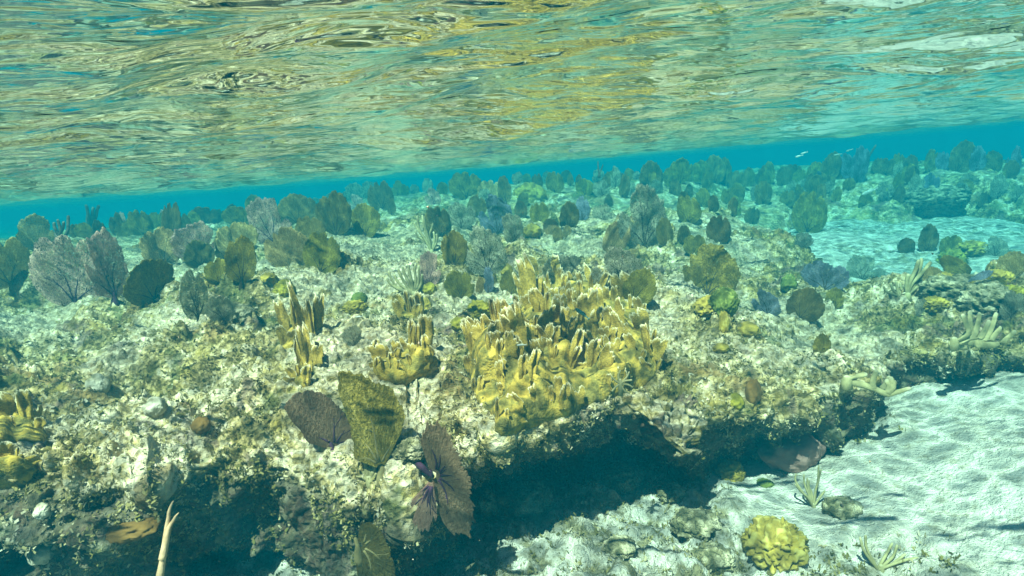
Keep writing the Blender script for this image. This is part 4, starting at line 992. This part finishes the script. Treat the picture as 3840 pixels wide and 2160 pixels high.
fire_coral(z6([(370, 520), (470, 480), (560, 430), (700, 440), (760, 560), (700, 640), (560, 650), (490, 760), (350, 760), (340, 640)]),
           [B6(610, 640, 170, 115, 2, 0, 8), B6(420, 620, 320, 90, 2, -3), B6(505, 600, 280, 56, 1), B6(672, 620, 320, 46, 1), B6(735, 560, 270, 90, 2, 4), B6(640, 300, 70, 54, 1), B6(400, 720, 555, 80, 1, -4), B6(545, 680, 560, 40, 1), B6(690, 650, 520, 40, 1)], 8,
           "tall narrow yellow fire coral of upright plates, left of the two smaller ones", 12, .03, (24, 48), lumps=.6)
fire_coral(z6([(500, 860), (560, 780), (680, 780), (760, 760), (800, 860), (740, 960), (690, 930), (660, 1110), (570, 1110), (470, 1080), (450, 980), (540, 960)]),
           [B6(625, 940, 590, 90, 2, 2, 0), B6(530, 900, 680, 56, 1, -3), B6(580, 880, 620, 50, 1), B6(715, 900, 760, 90, 2), B6(480, 1060, 950, 70, 2, -30), B6(600, 1060, 940, 70, 1), B6(840, 1120, 950, 60, 2, 14)], 5,
           "yellow green fire coral with a stout stalk, just above the purple brown front fan", 13, .03, (20, 36), lumps=.6)
fire_coral(z6([(1180, 860), (1300, 800), (1450, 780), (1560, 700), (1680, 690), (1760, 780), (1800, 900), (1720, 1010), (1600, 1040), (1520, 1110), (1380, 1080), (1240, 1050), (1180, 980)]),
           [B6(1700, 740, 470, 130, 1, 12, 10), B6(1560, 740, 560, 60, 1, 4), B6(1190, 820, 620, 66, 1), B6(1260, 860, 735, 130, 2, 0), B6(1375, 880, 760, 56, 2), B6(1440, 900, 810, 70, 1), B6(1190, 900, 830, 44, 1), B6(1640, 830, 640, 44, 1), B6(1600, 620, 370, 66, 1), B6(1790, 900, 830, 60, 2), B6(1700, 960, 870, 60, 2), B6(1470, 1260, 1080, 130, 1, 20, 30)], 12,
           "dusky olive yellow fire coral behind the upright olive front fan", 14, .05, (22, 46), lumps=.8)
fire_coral(z6([(1400, 400), (1480, 350), (1560, 380), (1680, 400), (1700, 460), (1600, 480), (1480, 480), (1400, 450)]),
           [B6(1450, 400, 235, 90, 1, 0, 5), B6(1435, 450, 305, 70, 2, -8), B6(1540, 430, 240, 40, 1), B6(1575, 440, 290, 40, 1), B6(1630, 440, 245, 70, 1, 3), B6(1625, 470, 370, 64, 1)], 3,
           "small pale fire coral of broad plates below the upright rods", 15, .02, (22, 40), lumps=.5)
fire_coral([(-20, 1040), (40, 1015), (95, 1040), (130, 1090), (115, 1120), (40, 1120), (-20, 1125)], [(72, 1060, 70, 40, 1, 8, 10), (30, 1060, 60, 50, 2, 0, 20), (100, 1085, 30, 30, 1, 20, 0)], 4,
           "dull olive fire coral slab at the left edge of the ledge", 16, .035, (20, 40), lumps=.4)
fire_coral([(-30, 1165), (30, 1150), (80, 1160), (108, 1190), (70, 1225), (0, 1240), (-30, 1245)], [(20, 1175, 36, 40, 2, 30, 20), (70, 1190, 30, 36, 1, 60, 10)], 4,
           "bright golden fire coral shelf sticking out at the lower left edge", 17, .04, (16, 26), lumps=.8)
# ------------------------------------------------------------------ knobbly corals, rocks, sponges
lump("knobbly_coral", 1210, 812, 76, 72, 'knob', "dark olive knobbly coral of round beads beside the fire coral's upper left", "coral", 3, 11, .30, .02, .25, 5)
lump("knobbly_coral", 1158, 822, 44, 36, 'knob', "small pale knobbly coral left of the dark beaded one", "coral", 4, 11, .28, .02, .3, 4)
lump("knobbly_coral", 893, 786, 62, 40, 'yellow', "yellow green beaded coral clump alone on the pale rubble", "coral", 5, 9, .34, .02, .3, 5)
lump("knobbly_coral", 905, 760, 40, 34, 'greenmound', "dull green coral mound behind the yellow green beaded clump", "coral", 15, 7, .2, .06, .3, 4)
lump("knobbly_coral", 717, 745, 54, 56, 'knob', "round olive coral mound under the small yellow crest, left of the tall plates", "coral", 6, 9, .22, .04, .3, 5)
lump("knobbly_coral", 677, 712, 40, 34, 'yellow', "small bright yellow coral just left of the round olive mound", "coral", 7, 8, .34, .03, .3, 4)
lump("knobbly_coral", 1082, 735, 34, 32, 'knob', "yellow topped coral knob at the right of the upright rods", "coral", 8, 9, .3, .02, .3, 4)
lump("knobbly_coral", 1072, 778, 28, 40, 'yellow', "yellow beaded coral against the small pale plates", "coral", 9, 9, .3, .02, .3, 4)
lump("knobbly_coral", 1340, 588, 44, 38, 'yellow', "yellow lumpy coral in the middle distance above the fire coral", "coral", 10, 8, .32, .04, .35, 4)
lump("knobbly_coral", 1276, 690, 30, 40, 'yellow', "yellow green knob between the grainy fan and the fire coral", "coral", 20, 8, .32, .04, .35, 4)
lump("mound_coral", 1822, 778, 66, 74, 'greenmound', "green wrinkled coral mound on the right slope", "coral", 11, 10, .14, .03, .3, 5)
lump("mound_coral", 1783, 785, 70, 52, 'yellow', "yellow wrinkled coral leaning on the green mound", "coral", 12, 7, .26, .03, .3, 5)
lump("mound_coral", 1822, 826, 26, 60, 'yellow', "thin yellow coral ridge running down below the green mound", "coral", 13, 6, .2, .04, .3, 4)
lump("mound_coral", 1880, 838, 60, 36, 'yellow', "yellow crust coral above a pale knob on the right slope", "coral", 14, 7, .2, .03, .35, 4)
lump("mound_coral", 1812, 878, 44, 20, 'yellow', "flat bright yellow patch coral near the brink on the right", "coral", 24, 5, .2, .03, .45, 4)
lump("mound_coral", 1985, 720, 36, 44, 'greenmound', "yellow green coral lump below the bluish teal fan", "coral", 25, 7, .2, .03, .35, 4)
lump("mound_coral", 1836, 1203, 70, 60, 'yellow', "yellow olive brain-like coral on the lit sand just outside the cave", "coral", 16, 10, .20, .02, .3, 5)
lump("mound_coral", 1950, 1385, 128, 104, 'yellow', "large golden ridged coral on the rubble at bottom right", "coral", 17, 9, .42, .08, .46, 5)
lump("coral_mound", 1330, 505, 88, 70, 'yellow', "yellow topped coral mound on the crest behind the small fans", "coral", 18, 8, .2, .06, .4, 5)
lump("rock", 600, 812, 88, 66, 'greyrock', "rounded pale brown rock with little fans on it, left of centre", "rock", 21, 5, .16, .06, .3, 5)
lump("rock", 1985, 1118, 150, 110, 'pinkrock', "smooth pinkish boulder on the sand under the right ledge", "rock", 22, 3, .05, .02, .2, 5, .8, at=hit(1990, 1175))
lump("rock", 1036, 1150, 84, 62, 'greyrock', "knobbly pale topped rock between the two front fans", "rock", 23, 7, .24, .08, .3, 5)
lump("rock", 1215, 1290, 84, 84, 'greyrock', "dim rounded rock on the cave floor beside the drooping fan", "rock", 26, 5, .12, .05, .35, 5)
lump("rock", 1310, 1272, 170, 80, 'greyrock', "wide dim rock at the back of the cave floor", "rock", 27, 5, .16, .06, .4, 5)
lump("rock", 1560, 1215, 130, 60, 'greyrock', "low shaded rock lying in the cave mouth at right", "rock", 28, 5, .2, .08, .4, 5)
lump("rock", 2035, 1120, 40, 22, 'greenmound', "small mossy stone at the foot of the pinkish boulder", "rock", 29, 5, .2, .05, .4, 4, at=hit(1925, 1222))
lump("pale_knob", 392, 1036, 58, 50, 'paleknob', "round white knob on the left ledge", "coral", 31, 4, .1, .03, .3, 4)
lump("pale_knob", 250, 985, 54, 60, 'paleknob', "blunt cream knob with a dark hole under it on the left ledge", "coral", 32, 4, .12, .04, .3, 4)
lump("pale_knob", 110, 1296, 40, 44, 'paleknob', "pale grey knob on the shaded wall at lower left", "coral", 33, 4, .1, .03, .3, 4)
lump("pale_knob", 120, 1400, 76, 60, 'paleknob', "bluish pale lump low on the wall at bottom left", "coral", 34, 4, .14, .04, .3, 4)
lump("sponge", 508, 1080, 46, 42, 'orange', "orange brown sponge ball on the left ledge", "sponge", 35, 6, .1, .03, .3, 4)
lump("sponge", 345, 1335, 124, 46, 'orange', "flat orange brown sponge on the shaded wall behind the bare stick", "sponge", 36, 6, .16, .02, .45, 5)
lump("sponge", 1895, 1000, 40, 70, 'orange', "rusty sponge in the shade under the right ledge", "sponge", 37, 5, .1, .04, .35, 4)
lump("sponge", 1850, 1020, 44, 44, 'knob', "mustard sponge knob at the shaded brink of the right ledge", "sponge", 38, 8, .2, .03, .35, 4)
lump("rock", 1750, 1330, 120, 60, 'greyrock', "rough low rock in the sunlit rubble right of the cave", "rock", 41, 6, .25, .10, .45, 5)
lump("rock", 1560, 1385, 80, 34, 'greyrock', "flat dark stone on the sand at the bottom centre", "rock", 42, 6, .2, .08, .4, 4)
lump("rock", 1790, 1420, 100, 60, 'greyrock', "jagged rock beside the golden ridged coral at the bottom", "rock", 43, 6, .28, .10, .4, 5)
lump("rock", 2120, 1290, 90, 44, 'greyrock', "low rock at the foot of the pale rods on the sand", "rock", 44, 6, .25, .10, .4, 4)
lump("rock", 1690, 1250, 70, 46, 'greyrock', "pointed rock on the brink of the cave shadow", "rock", 45, 5, .25, .10, .4, 4)
lump("rock", 2350, 505, 150, 60, 'greyrock', "hazy coral outcrop in the right background", "rock", 46, 6, .2, .10, .4, 5)
lump("rock", 2480, 770, 120, 90, 'greyrock', "coral covered rock behind the pale fingered coral at right", "rock", 47, 7, .25, .10, .35, 5)
lump("rock", 2400, 740, 150, 70, 'greyrock', "wide rough rock carrying the coral thicket at right", "rock", 48, 7, .25, .10, .35, 5)
lump("knobbly_coral", 2440, 640, 70, 44, 'yellow', "yellow branching clump at the top of the coral thicket", "coral", 49, 10, .4, .08, .3, 5)
lump("knobbly_coral", 2395, 665, 60, 50, 'knob', "olive brown bushy clump left of the yellow one in the thicket", "coral", 50, 10, .4, .08, .3, 5)
lump("knobbly_coral", 2460, 735, 60, 40, 'yellow', "golden knob in the middle of the coral thicket", "coral", 51, 9, .3, .06, .3, 4)
lump("knobbly_coral", 2508, 716, 64, 50, 'yellow', "golden bushy coral high at the right edge of the thicket", "coral", 52, 10, .4, .10, .3, 5)
lump("knobbly_coral", 2548, 752, 60, 46, 'knob', "olive bushy coral at the right edge of the thicket", "coral", 53, 10, .4, .10, .3, 5)
lump("knobbly_coral", 2350, 776, 60, 40, 'yellow', "low yellow coral on the brink below the feathery plume", "coral", 54, 10, .35, .10, .3, 5)
lump("knobbly_coral", 2375, 712, 50, 36, 'yellow', "small yellow coral under the dark fan that leans left", "coral", 55, 10, .35, .10, .3, 4)
# thin plates under the lip
def plate(px, py, depth, w_, h_, label, seed, mat='plate'):
    loc = Vector(ray(px, py) * depth); k = depth / FPX
    v, f, tip = blob(seed, 4, 3, .04, .02, (w_ * k * .5, .016, h_ * k * .5))
    me = mesh_np("plate_coral", v, None, f); set_attr(me, "tip", tip)
    o = link("plate_coral", me, M[mat]); o.location = loc; o.rotation_euler = (rad(-12), rad(-6), -math.atan2(loc.x, loc.y)); o["label"] = label; o["category"] = "coral"
plate(1201, 1120, 1.66, 88, 48, "smooth round brown plate coral hanging at the cave's upper left", 61)
plate(985, 1295, 1.66, 90, 110, "brown fleshy plate hanging under the rock above the bottom fan", 62)

# ------------------------------------------------------------------ rods, plumes, branching corals, sticks
def rods(px, py, branches, mat, label, cat="soft coral", name="sea_rod", rpx=4.5, depth=None, taper=.75, yjit=.25, flat=None):
    """branches: lists of picture points from the foot outwards; each branch is a part"""
    loc = hit(px, py)[0] if depth is None else Vector(ray(px, py) * depth)
    dep = float(np.dot(np.array(loc), fw)); k = dep / FPX; g = random.Random(int(px + py))
    R3 = Vector(rt); U3 = Vector(up); F3 = Vector(fw)
    root = empty(name, loc, label=label, category=cat)
    mb = MB(); mb.tube([(0, 0, -.03), (0, 0, 0), (0, 0, .012)], [rpx * k * 2.2, rpx * k * 1.8, rpx * k * 1.1], seg=9)
    link("holdfast", mb.mesh("holdfast", .002), M[mat], root)
    for br in branches:
        P = []; n = len(br); yo = g.uniform(-yjit, yjit)
        L = math.hypot(br[-1][0] - br[0][0], br[-1][1] - br[0][1])
        for i, (x, y) in enumerate(br):
            d0 = math.hypot(x - px, y - py)
            P.append(R3 * ((x - px) * k) + U3 * ((py - y) * k) + F3 * (yo * d0 * k))
        # resample smoothly
        Q = []
        for i in range(n - 1):
            for s in range(4):
                t = s / 4; p0, p1, p2, p3 = P[max(i - 1, 0)], P[i], P[i + 1], P[min(i + 2, n - 1)]
                Q.append(.5 * ((2 * p1) + (p2 - p0) * t + (2 * p0 - 5 * p1 + 4 * p2 - p3) * t * t + (3 * p1 - p0 - 3 * p2 + p3) * t ** 3))
        Q.append(P[-1]); m = len(Q)
        rr = [rpx * k * (1 - (1 - taper) * i / (m - 1)) for i in range(m)]; rr[-1] *= .75
        mb = MB()
        if flat: mb.tube(Q, [r * flat[0] for r in rr], seg=10, squash=(tuple(R3 * .7 + U3 * .3), flat[1]))
        else: mb.tube(Q, rr, seg=8)
        link("branch", mb.mesh("branch", rpx * k * .16, .5 / (rpx * k)), M[mat], root)
    return root
def z2(L): return [[(603.7 + x * .2778, 402.5 + y * .2778) for x, y in b] for b in L]
# pale candelabra rods in the middle
rods(1085, 632, z2([[(1735, 830), (1700, 760), (1650, 690), (1600, 620), (1570, 560)], [(1735, 830), (1690, 740), (1640, 660), (1618, 580), (1615, 510)], [(1735, 830), (1700, 740), (1665, 640), (1650, 560), (1640, 490)], [(1735, 830), (1715, 730), (1690, 640), (1680, 570), (1675, 520)],
                    [(1735, 830), (1725, 740), (1715, 680), (1735, 620), (1745, 575)], [(1735, 830), (1755, 760), (1760, 700), (1750, 650)], [(1735, 830), (1770, 770), (1785, 710), (1778, 670)], [(1700, 760), (1660, 720), (1610, 690), (1585, 640)]]),
     'rod', "pale candelabra of upright rods standing on bare rubble near centre", rpx=3.4)
# upright rods above the pale plates
rods(1040, 740, [[(1040, 740), (1030, 715), (1018, 690), (1012, 672)], [(1040, 740), (1036, 710), (1030, 680), (1028, 668)], [(1040, 740), (1046, 710), (1044, 680), (1046, 664)], [(1040, 740), (1052, 715), (1054, 690), (1055, 668)], [(1040, 740), (1058, 720), (1062, 700), (1064, 690)],
                 [(1040, 740), (1015, 722), (1000, 706), (994, 690)], [(1040, 740), (1008, 730), (985, 715), (975, 700)], [(1040, 740), (1000, 722), (985, 700), (980, 682)], [(1040, 740), (1024, 720), (1008, 690), (1004, 676)]],
     'rod', "bushy clump of yellowish upright rods above the small pale plates", rpx=4)
# two knobbly plumes at the far left
rods(148, 640, [[(148, 640), (152, 610), (150, 580), (142, 552)], [(152, 610), (160, 580), (158, 556), (156, 540)], [(152, 600), (168, 580), (176, 560)], [(150, 590), (142, 575), (140, 560)]], 'rod_dark', "knobbly dark plume on the skyline, left of its taller neighbour", rpx=4.5)
rods(222, 590, [[(222, 590), (228, 560), (230, 535), (228, 518)], [(226, 570), (238, 548), (242, 528), (246, 516)], [(222, 585), (218, 560), (216, 540)], [(230, 560), (235, 540), (238, 522)]], 'rod_dark', "taller knobbly dark plume on the left skyline", rpx=4.5, depth=None)
# finger coral under the front fans
rods(930, 1208, zc([]) or [[(930, 1208), (912, 1200), (897, 1196)], [(930, 1208), (915, 1190), (905, 1182)], [(930, 1208), (925, 1186), (920, 1168), (918, 1156)], [(930, 1208), (932, 1186), (930, 1170)], [(930, 1208), (938, 1190), (944, 1172), (943, 1160)], [(930, 1208), (942, 1196), (948, 1186)], [(925, 1190), (918, 1172), (922, 1150)]],
     'elk', "stubby pale yellow finger coral at the foot of the olive front fan", "coral", "finger_coral", rpx=6.5, taper=.95, yjit=.15)
# sand rods, lower right
def z4(L): return [[(1811 + x * .3055, 1006.2 + y * .3055) for x, y in b] for b in L]
rods(2046, 1276, z4([[(770, 880), (720, 800), (650, 740), (600, 680)], [(770, 880), (700, 780), (640, 680), (650, 620)], [(770, 880), (720, 760), (690, 680), (685, 610)], [(770, 880), (740, 780), (720, 700), (715, 640)], [(770, 880), (760, 770), (740, 720), (745, 670)],
                     [(770, 880), (780, 760), (800, 660), (820, 560)], [(770, 880), (800, 780), (830, 680), (850, 560)], [(770, 880), (830, 800), (870, 750)]]), 'rod', "pale olive rods growing on the sand, the farther of two clumps", rpx=3.2)
rods(2216, 1432, z4([[(1300, 1395), (1230, 1310), (1170, 1220), (1140, 1120)], [(1300, 1395), (1240, 1290), (1200, 1200), (1195, 1110)], [(1300, 1395), (1260, 1310), (1230, 1230), (1235, 1150)], [(1300, 1395), (1350, 1320), (1400, 1250), (1440, 1190)], [(1300, 1395), (1380, 1340), (1440, 1280), (1470, 1200)],
                     [(1300, 1395), (1400, 1350), (1500, 1300), (1600, 1270)], [(1300, 1395), (1390, 1370), (1450, 1330), (1530, 1270)]]), 'rod', "pale olive rods on the sand near the bottom edge, the nearer of two clumps", rpx=4.2)
rods(2130, 1292, [[(2130, 1292), (2110, 1285), (2090, 1290)], [(2130, 1292), (2135, 1275), (2145, 1262)], [(2130, 1292), (2118, 1272), (2112, 1262)]], 'rod_dark', "little dark twigs between the two clumps of pale rods", rpx=4)
rods(1742, 1225, [[(1722, 1225), (1723, 1200), (1724, 1180)], [(1742, 1225), (1750, 1200), (1758, 1172)], [(1764, 1218), (1768, 1200), (1774, 1180)], [(1728, 1225), (1734, 1210), (1736, 1200)]], 'rod_dark', "four thin bare twigs standing in the shadow left of the brain-like coral", "soft coral", "twigs", rpx=2.4, depth=2.12)
rods(1507, 440, [[(1507, 440), (1505, 420), (1505, 405)], [(1507, 440), (1513, 425), (1517, 414)]], 'rod_dark', "thin dark twig sticking up from the crest right of centre", rpx=2.0, depth=7.0)
rods(2172, 425, [[(2172, 425), (2185, 395), (2204, 365)]], 'rod_dark', "long thin dark rod leaning right in the far hazy row", rpx=3.6, depth=8.4)
# sea plumes in the thicket at right
rods(2282, 742, [[(2282, 742), (2290, 715), (2310, 690), (2330, 660)], [(2282, 742), (2285, 710), (2295, 680), (2300, 655)], [(2282, 742), (2300, 715), (2325, 695), (2345, 675)], [(2282, 742), (2278, 715), (2280, 690)], [(2290, 715), (2312, 680), (2318, 650)], [(2282, 742), (2310, 720), (2335, 705)]],
     'rod', "feathery yellowish plume at the left of the coral thicket", rpx=5, taper=.9)
rods(2262, 745, [[(2262, 745), (2258, 725), (2256, 708)], [(2262, 745), (2246, 730), (2240, 712)], [(2262, 745), (2268, 728), (2270, 712)], [(2262, 745), (2232, 735), (2222, 720)]], 'rod', "short pale rods on the brink left of the feathery plume", rpx=4)
# pale branching coral over the drop at right
def z8(L): return [[(1744 + x * .324, 671 + y * .324) for x, y in b] for b in L]
rods(2400, 858, z8([[(2020, 590), (2120, 520), (2090, 430), (2060, 370)], [(2060, 590), (2160, 510), (2180, 420), (2190, 345)], [(2080, 590), (2200, 530), (2240, 440), (2260, 360)], [(2100, 595), (2240, 550), (2290, 490), (2330, 420)], [(2150, 595), (2280, 570), (2340, 490), (2390, 360)],
                    [(2200, 600), (2320, 575), (2370, 530), (2420, 470)], [(2200, 605), (2370, 605), (2430, 560), (2500, 500)], [(2000, 600), (2050, 590), (2100, 600), (2200, 600)], [(2040, 600), (2100, 630), (2170, 640)]]),
     'elk', "pale branching coral with many upright fingers jutting over the drop at right", "coral", "branching_coral", rpx=5.6, depth=2.14, taper=.6, yjit=.3, flat=(1.6, .35))
rods(2130, 955, z8([[(1180, 890), (1260, 850), (1330, 830)], [(1190, 890), (1290, 910), (1380, 940), (1480, 980), (1560, 960), (1640, 930)], [(1480, 975), (1520, 920), (1500, 850)], [(1500, 960), (1550, 910), (1560, 860)], [(1530, 960), (1590, 930), (1620, 900)], [(1380, 940), (1380, 880), (1400, 800)], [(1480, 975), (1490, 920), (1470, 870)]]),
     'elk', "yellow branch coral with a forked tip under the right ledge", "coral", "branching_coral", rpx=7, depth=1.98, taper=.7, yjit=.2, flat=(1.3, .6))
# bare forked stick close to the lens at lower left
def z1(L): return [[(x * .2778, 1046.5 + y * .2778) for x, y in b] for b in L]
rods(398, 1475, z1([[(1435, 1540), (1470, 1300), (1490, 1100), (1515, 920), (1535, 830), (1556, 775)], [(1465, 1300), (1500, 1130), (1530, 1010), (1575, 930), (1608, 880)]]), 'stick', "bare pale forked stick rising from the bottom edge at lower left", "stick", "forked_stick", rpx=10, depth=1.15, taper=.12, yjit=.05)
# twiggy tufts on the fire coral's right side
rods(1560, 965, [[(1560, 965), (1575, 950), (1582, 935)], [(1560, 965), (1555, 945), (1560, 930)], [(1560, 965), (1545, 955), (1538, 945)], [(1560, 965), (1580, 968), (1592, 975)], [(1560, 965), (1570, 982), (1582, 988)], [(1560, 965), (1548, 975), (1540, 985)], [(1560, 965), (1572, 958), (1588, 955)]],
     'rod', "twiggy brown yellow tuft on the shaded right face of the fire coral", rpx=3, depth=1.52)

# ------------------------------------------------------------------ fish
def fish_mesh():
    mb = MB(); n = 12; P, Rr = [], []
    for i in range(n):
        u = i / (n - 1); P.append((u - .5, 0, .02 * math.sin(u * 3))); Rr.append(.13 * math.sin(math.pi * min(1, .08 + u * .86) ** .75) * (1 - .35 * u) + .012)
    mb.tube(P, Rr, seg=10, squash=((0, 0, 1), .5))
    return mb.mesh("body")
def fin(pts, th=.008):
    v = [(x, -th, z) for x, z in pts] + [(x, th, z) for x, z in pts]; n = len(pts)
    t = [(0, i, i + 1) for i in range(1, n - 1)] + [(n, n + i + 1, n + i) for i in range(1, n - 1)]
    q = [((i + 1) % n, i, i + n, (i + 1) % n + n) for i in range(n)]
    me = mesh_np("fin", v, q, t, False); set_attr(me, "tip", [0] * len(v)); return me
FB, FT, FD = fish_mesh(), fin([(.44, 0), (.60, .15), (.56, 0), (.60, -.15)]), fin([(-.15, .09), (.0, .17), (.22, .13), (.28, .05)])
def fish(px, py, depth, lpx, pitch, label, mat='fish', yaw=0):
    loc = Vector(ray(px, py) * depth); L = lpx * depth / FPX
    r = empty("fish", loc, (0, rad(pitch), -math.atan2(loc.x, loc.y) + rad(yaw)), label=label, category="fish", group="small fish over the reef"); r.scale = (L, L, L)
    link("body", with_mat(FB, M[mat]), None, r); link("tail_fin", with_mat(FT, M[mat]), None, r); link("dorsal_fin", with_mat(FD, M[mat]), None, r)
fish(1274, 772, 1.85, 34, -28, "thin blue green fish slanting up beside the dark beaded coral", 'fish_green')
fish(1464, 789, 1.80, 40, 42, "thin blue green striped fish slanting down over the fire coral", 'fish_green')
fish(1236, 815, 1.70, 18, 4, "tiny silver fish in front of the dark beaded coral")
fish(1312, 868, 1.55, 22, 2, "tiny silver fish in front of the fire coral's broad plate")
fish(943, 864, 1.75, 18, 3, "tiny silver fish right of the small netted fan")
fish(903, 797, 1.9, 16, 2, "tiny silver fish under the yellow green beaded clump")
fish(2023, 385, 6.2, 15, -14, "tiny pale fish above the right skyline, nearest the centre")
fish(2010, 393, 6.2, 16, -10, "tiny pale fish just below the leftmost skyline one")
fish(2107, 389, 6.5, 16, -6, "tiny pale fish level with the far fans at right")
fish(2137, 378, 6.5, 14, -18, "topmost tiny pale fish at right")
fish(2188, 482, 5.6, 34, -22, "pale plump fish over the dark hollow in the right background")

# ------------------------------------------------------------------ turf of little algae over the near rock and rubble
def build_turf():
    nv = len(me_reef.vertices); co = np.empty(nv * 3, np.float32); me_reef.vertices.foreach_get("co", co); co = co.reshape(-1, 3)
    no = np.empty(nv * 3, np.float32); me_reef.vertices.foreach_get("normal", no); no = no.reshape(-1, 3)
    ok = np.where((np.linalg.norm(co, axis=1) < 4.2) & (sstep(.35, .65, fbm(co * 2.2, 2, 44)) + .5 * fbm(co * 6, 2, 61) > .42))[0]
    pick = RNG.choice(ok, 27000, replace=False)
    ns = len(me_sand.vertices); cs = np.empty(ns * 3, np.float32); me_sand.vertices.foreach_get("co", cs); cs = cs.reshape(-1, 3)
    rb = np.empty(ns, np.float32); me_sand.attributes["rubble"].data.foreach_get("value", rb)
    oks = np.where((rb > .4) & (np.linalg.norm(cs, axis=1) < 3.2))[0]; pk = RNG.choice(oks, 8000, replace=False)
    B_ = np.vstack([co[pick], cs[pk]]); N_ = np.vstack([no[pick], np.tile((0, 0, 1), (8000, 1))])
    n = len(B_); d = np.linalg.norm(B_, axis=1); K = 6
    V, T, S = [], [], []
    tone = np.clip(fbm(B_ * 7, 3, 62) * 1.5 - .25 + RNG.normal(0, .16, n), 0, 1)
    for k in range(K):
        r1 = RNG.normal(0, 1, (n, 3)); dr = N_ * RNG.uniform(.3, 1.0, (n, 1)) + r1 * .55 + np.array((0, 0, .25)); dr /= np.linalg.norm(dr, axis=1, keepdims=True)
        L = (RNG.uniform(.004, .011, n) * (0.7 + .25 * d))[:, None]; sd = np.cross(dr, RNG.normal(0, 1, (n, 3))); sd /= np.linalg.norm(sd, axis=1, keepdims=True)
        b = B_ + RNG.normal(0, .005, (n, 3)); wv = L * RNG.uniform(.25, .5, (n, 1))
        V.append(np.stack([b - sd * wv * .6, b + sd * wv * .6, b + dr * L + sd * wv * .5, b + dr * L * .9 - sd * wv * .5], 1).reshape(-1, 3)); S.append(np.repeat(np.clip(tone + RNG.normal(0, .08, n), 0, 1), 4))
    v = np.vstack(V); q = np.arange(len(v)).reshape(-1, 4)
    me = mesh_np("turf_algae", v, q); set_attr(me, "shade", np.concatenate(S))
    link("turf_algae", me, M['turf'], kind="stuff", label="short olive and cream algae turf over the rock", category="algae")
build_turf()
def build_specks():
    g = np.random.default_rng(5); mb = MB()
    for i in range(260):
        px, py, d = g.uniform(-200, 2776), g.uniform(520, 1449), g.uniform(.5, 2.6); p = ray(px, py) * d
        if p[2] > HS - .03: continue
        h_ = hit(px, py)
        if h_ is None or h_[0].length < np.linalg.norm(p) + .1: continue
        s = g.uniform(.0004, .0011); v = [p + s * g.normal(0, 1, 3) for _ in range(4)]
        mb.add(v, [], [(0, 1, 2), (0, 2, 3), (0, 3, 1), (1, 3, 2)])
    link("drifting_specks", mb.mesh("drifting_specks"), M['paleknob'], kind="stuff", label="tiny pale specks drifting in the water", category="specks")
build_specks()
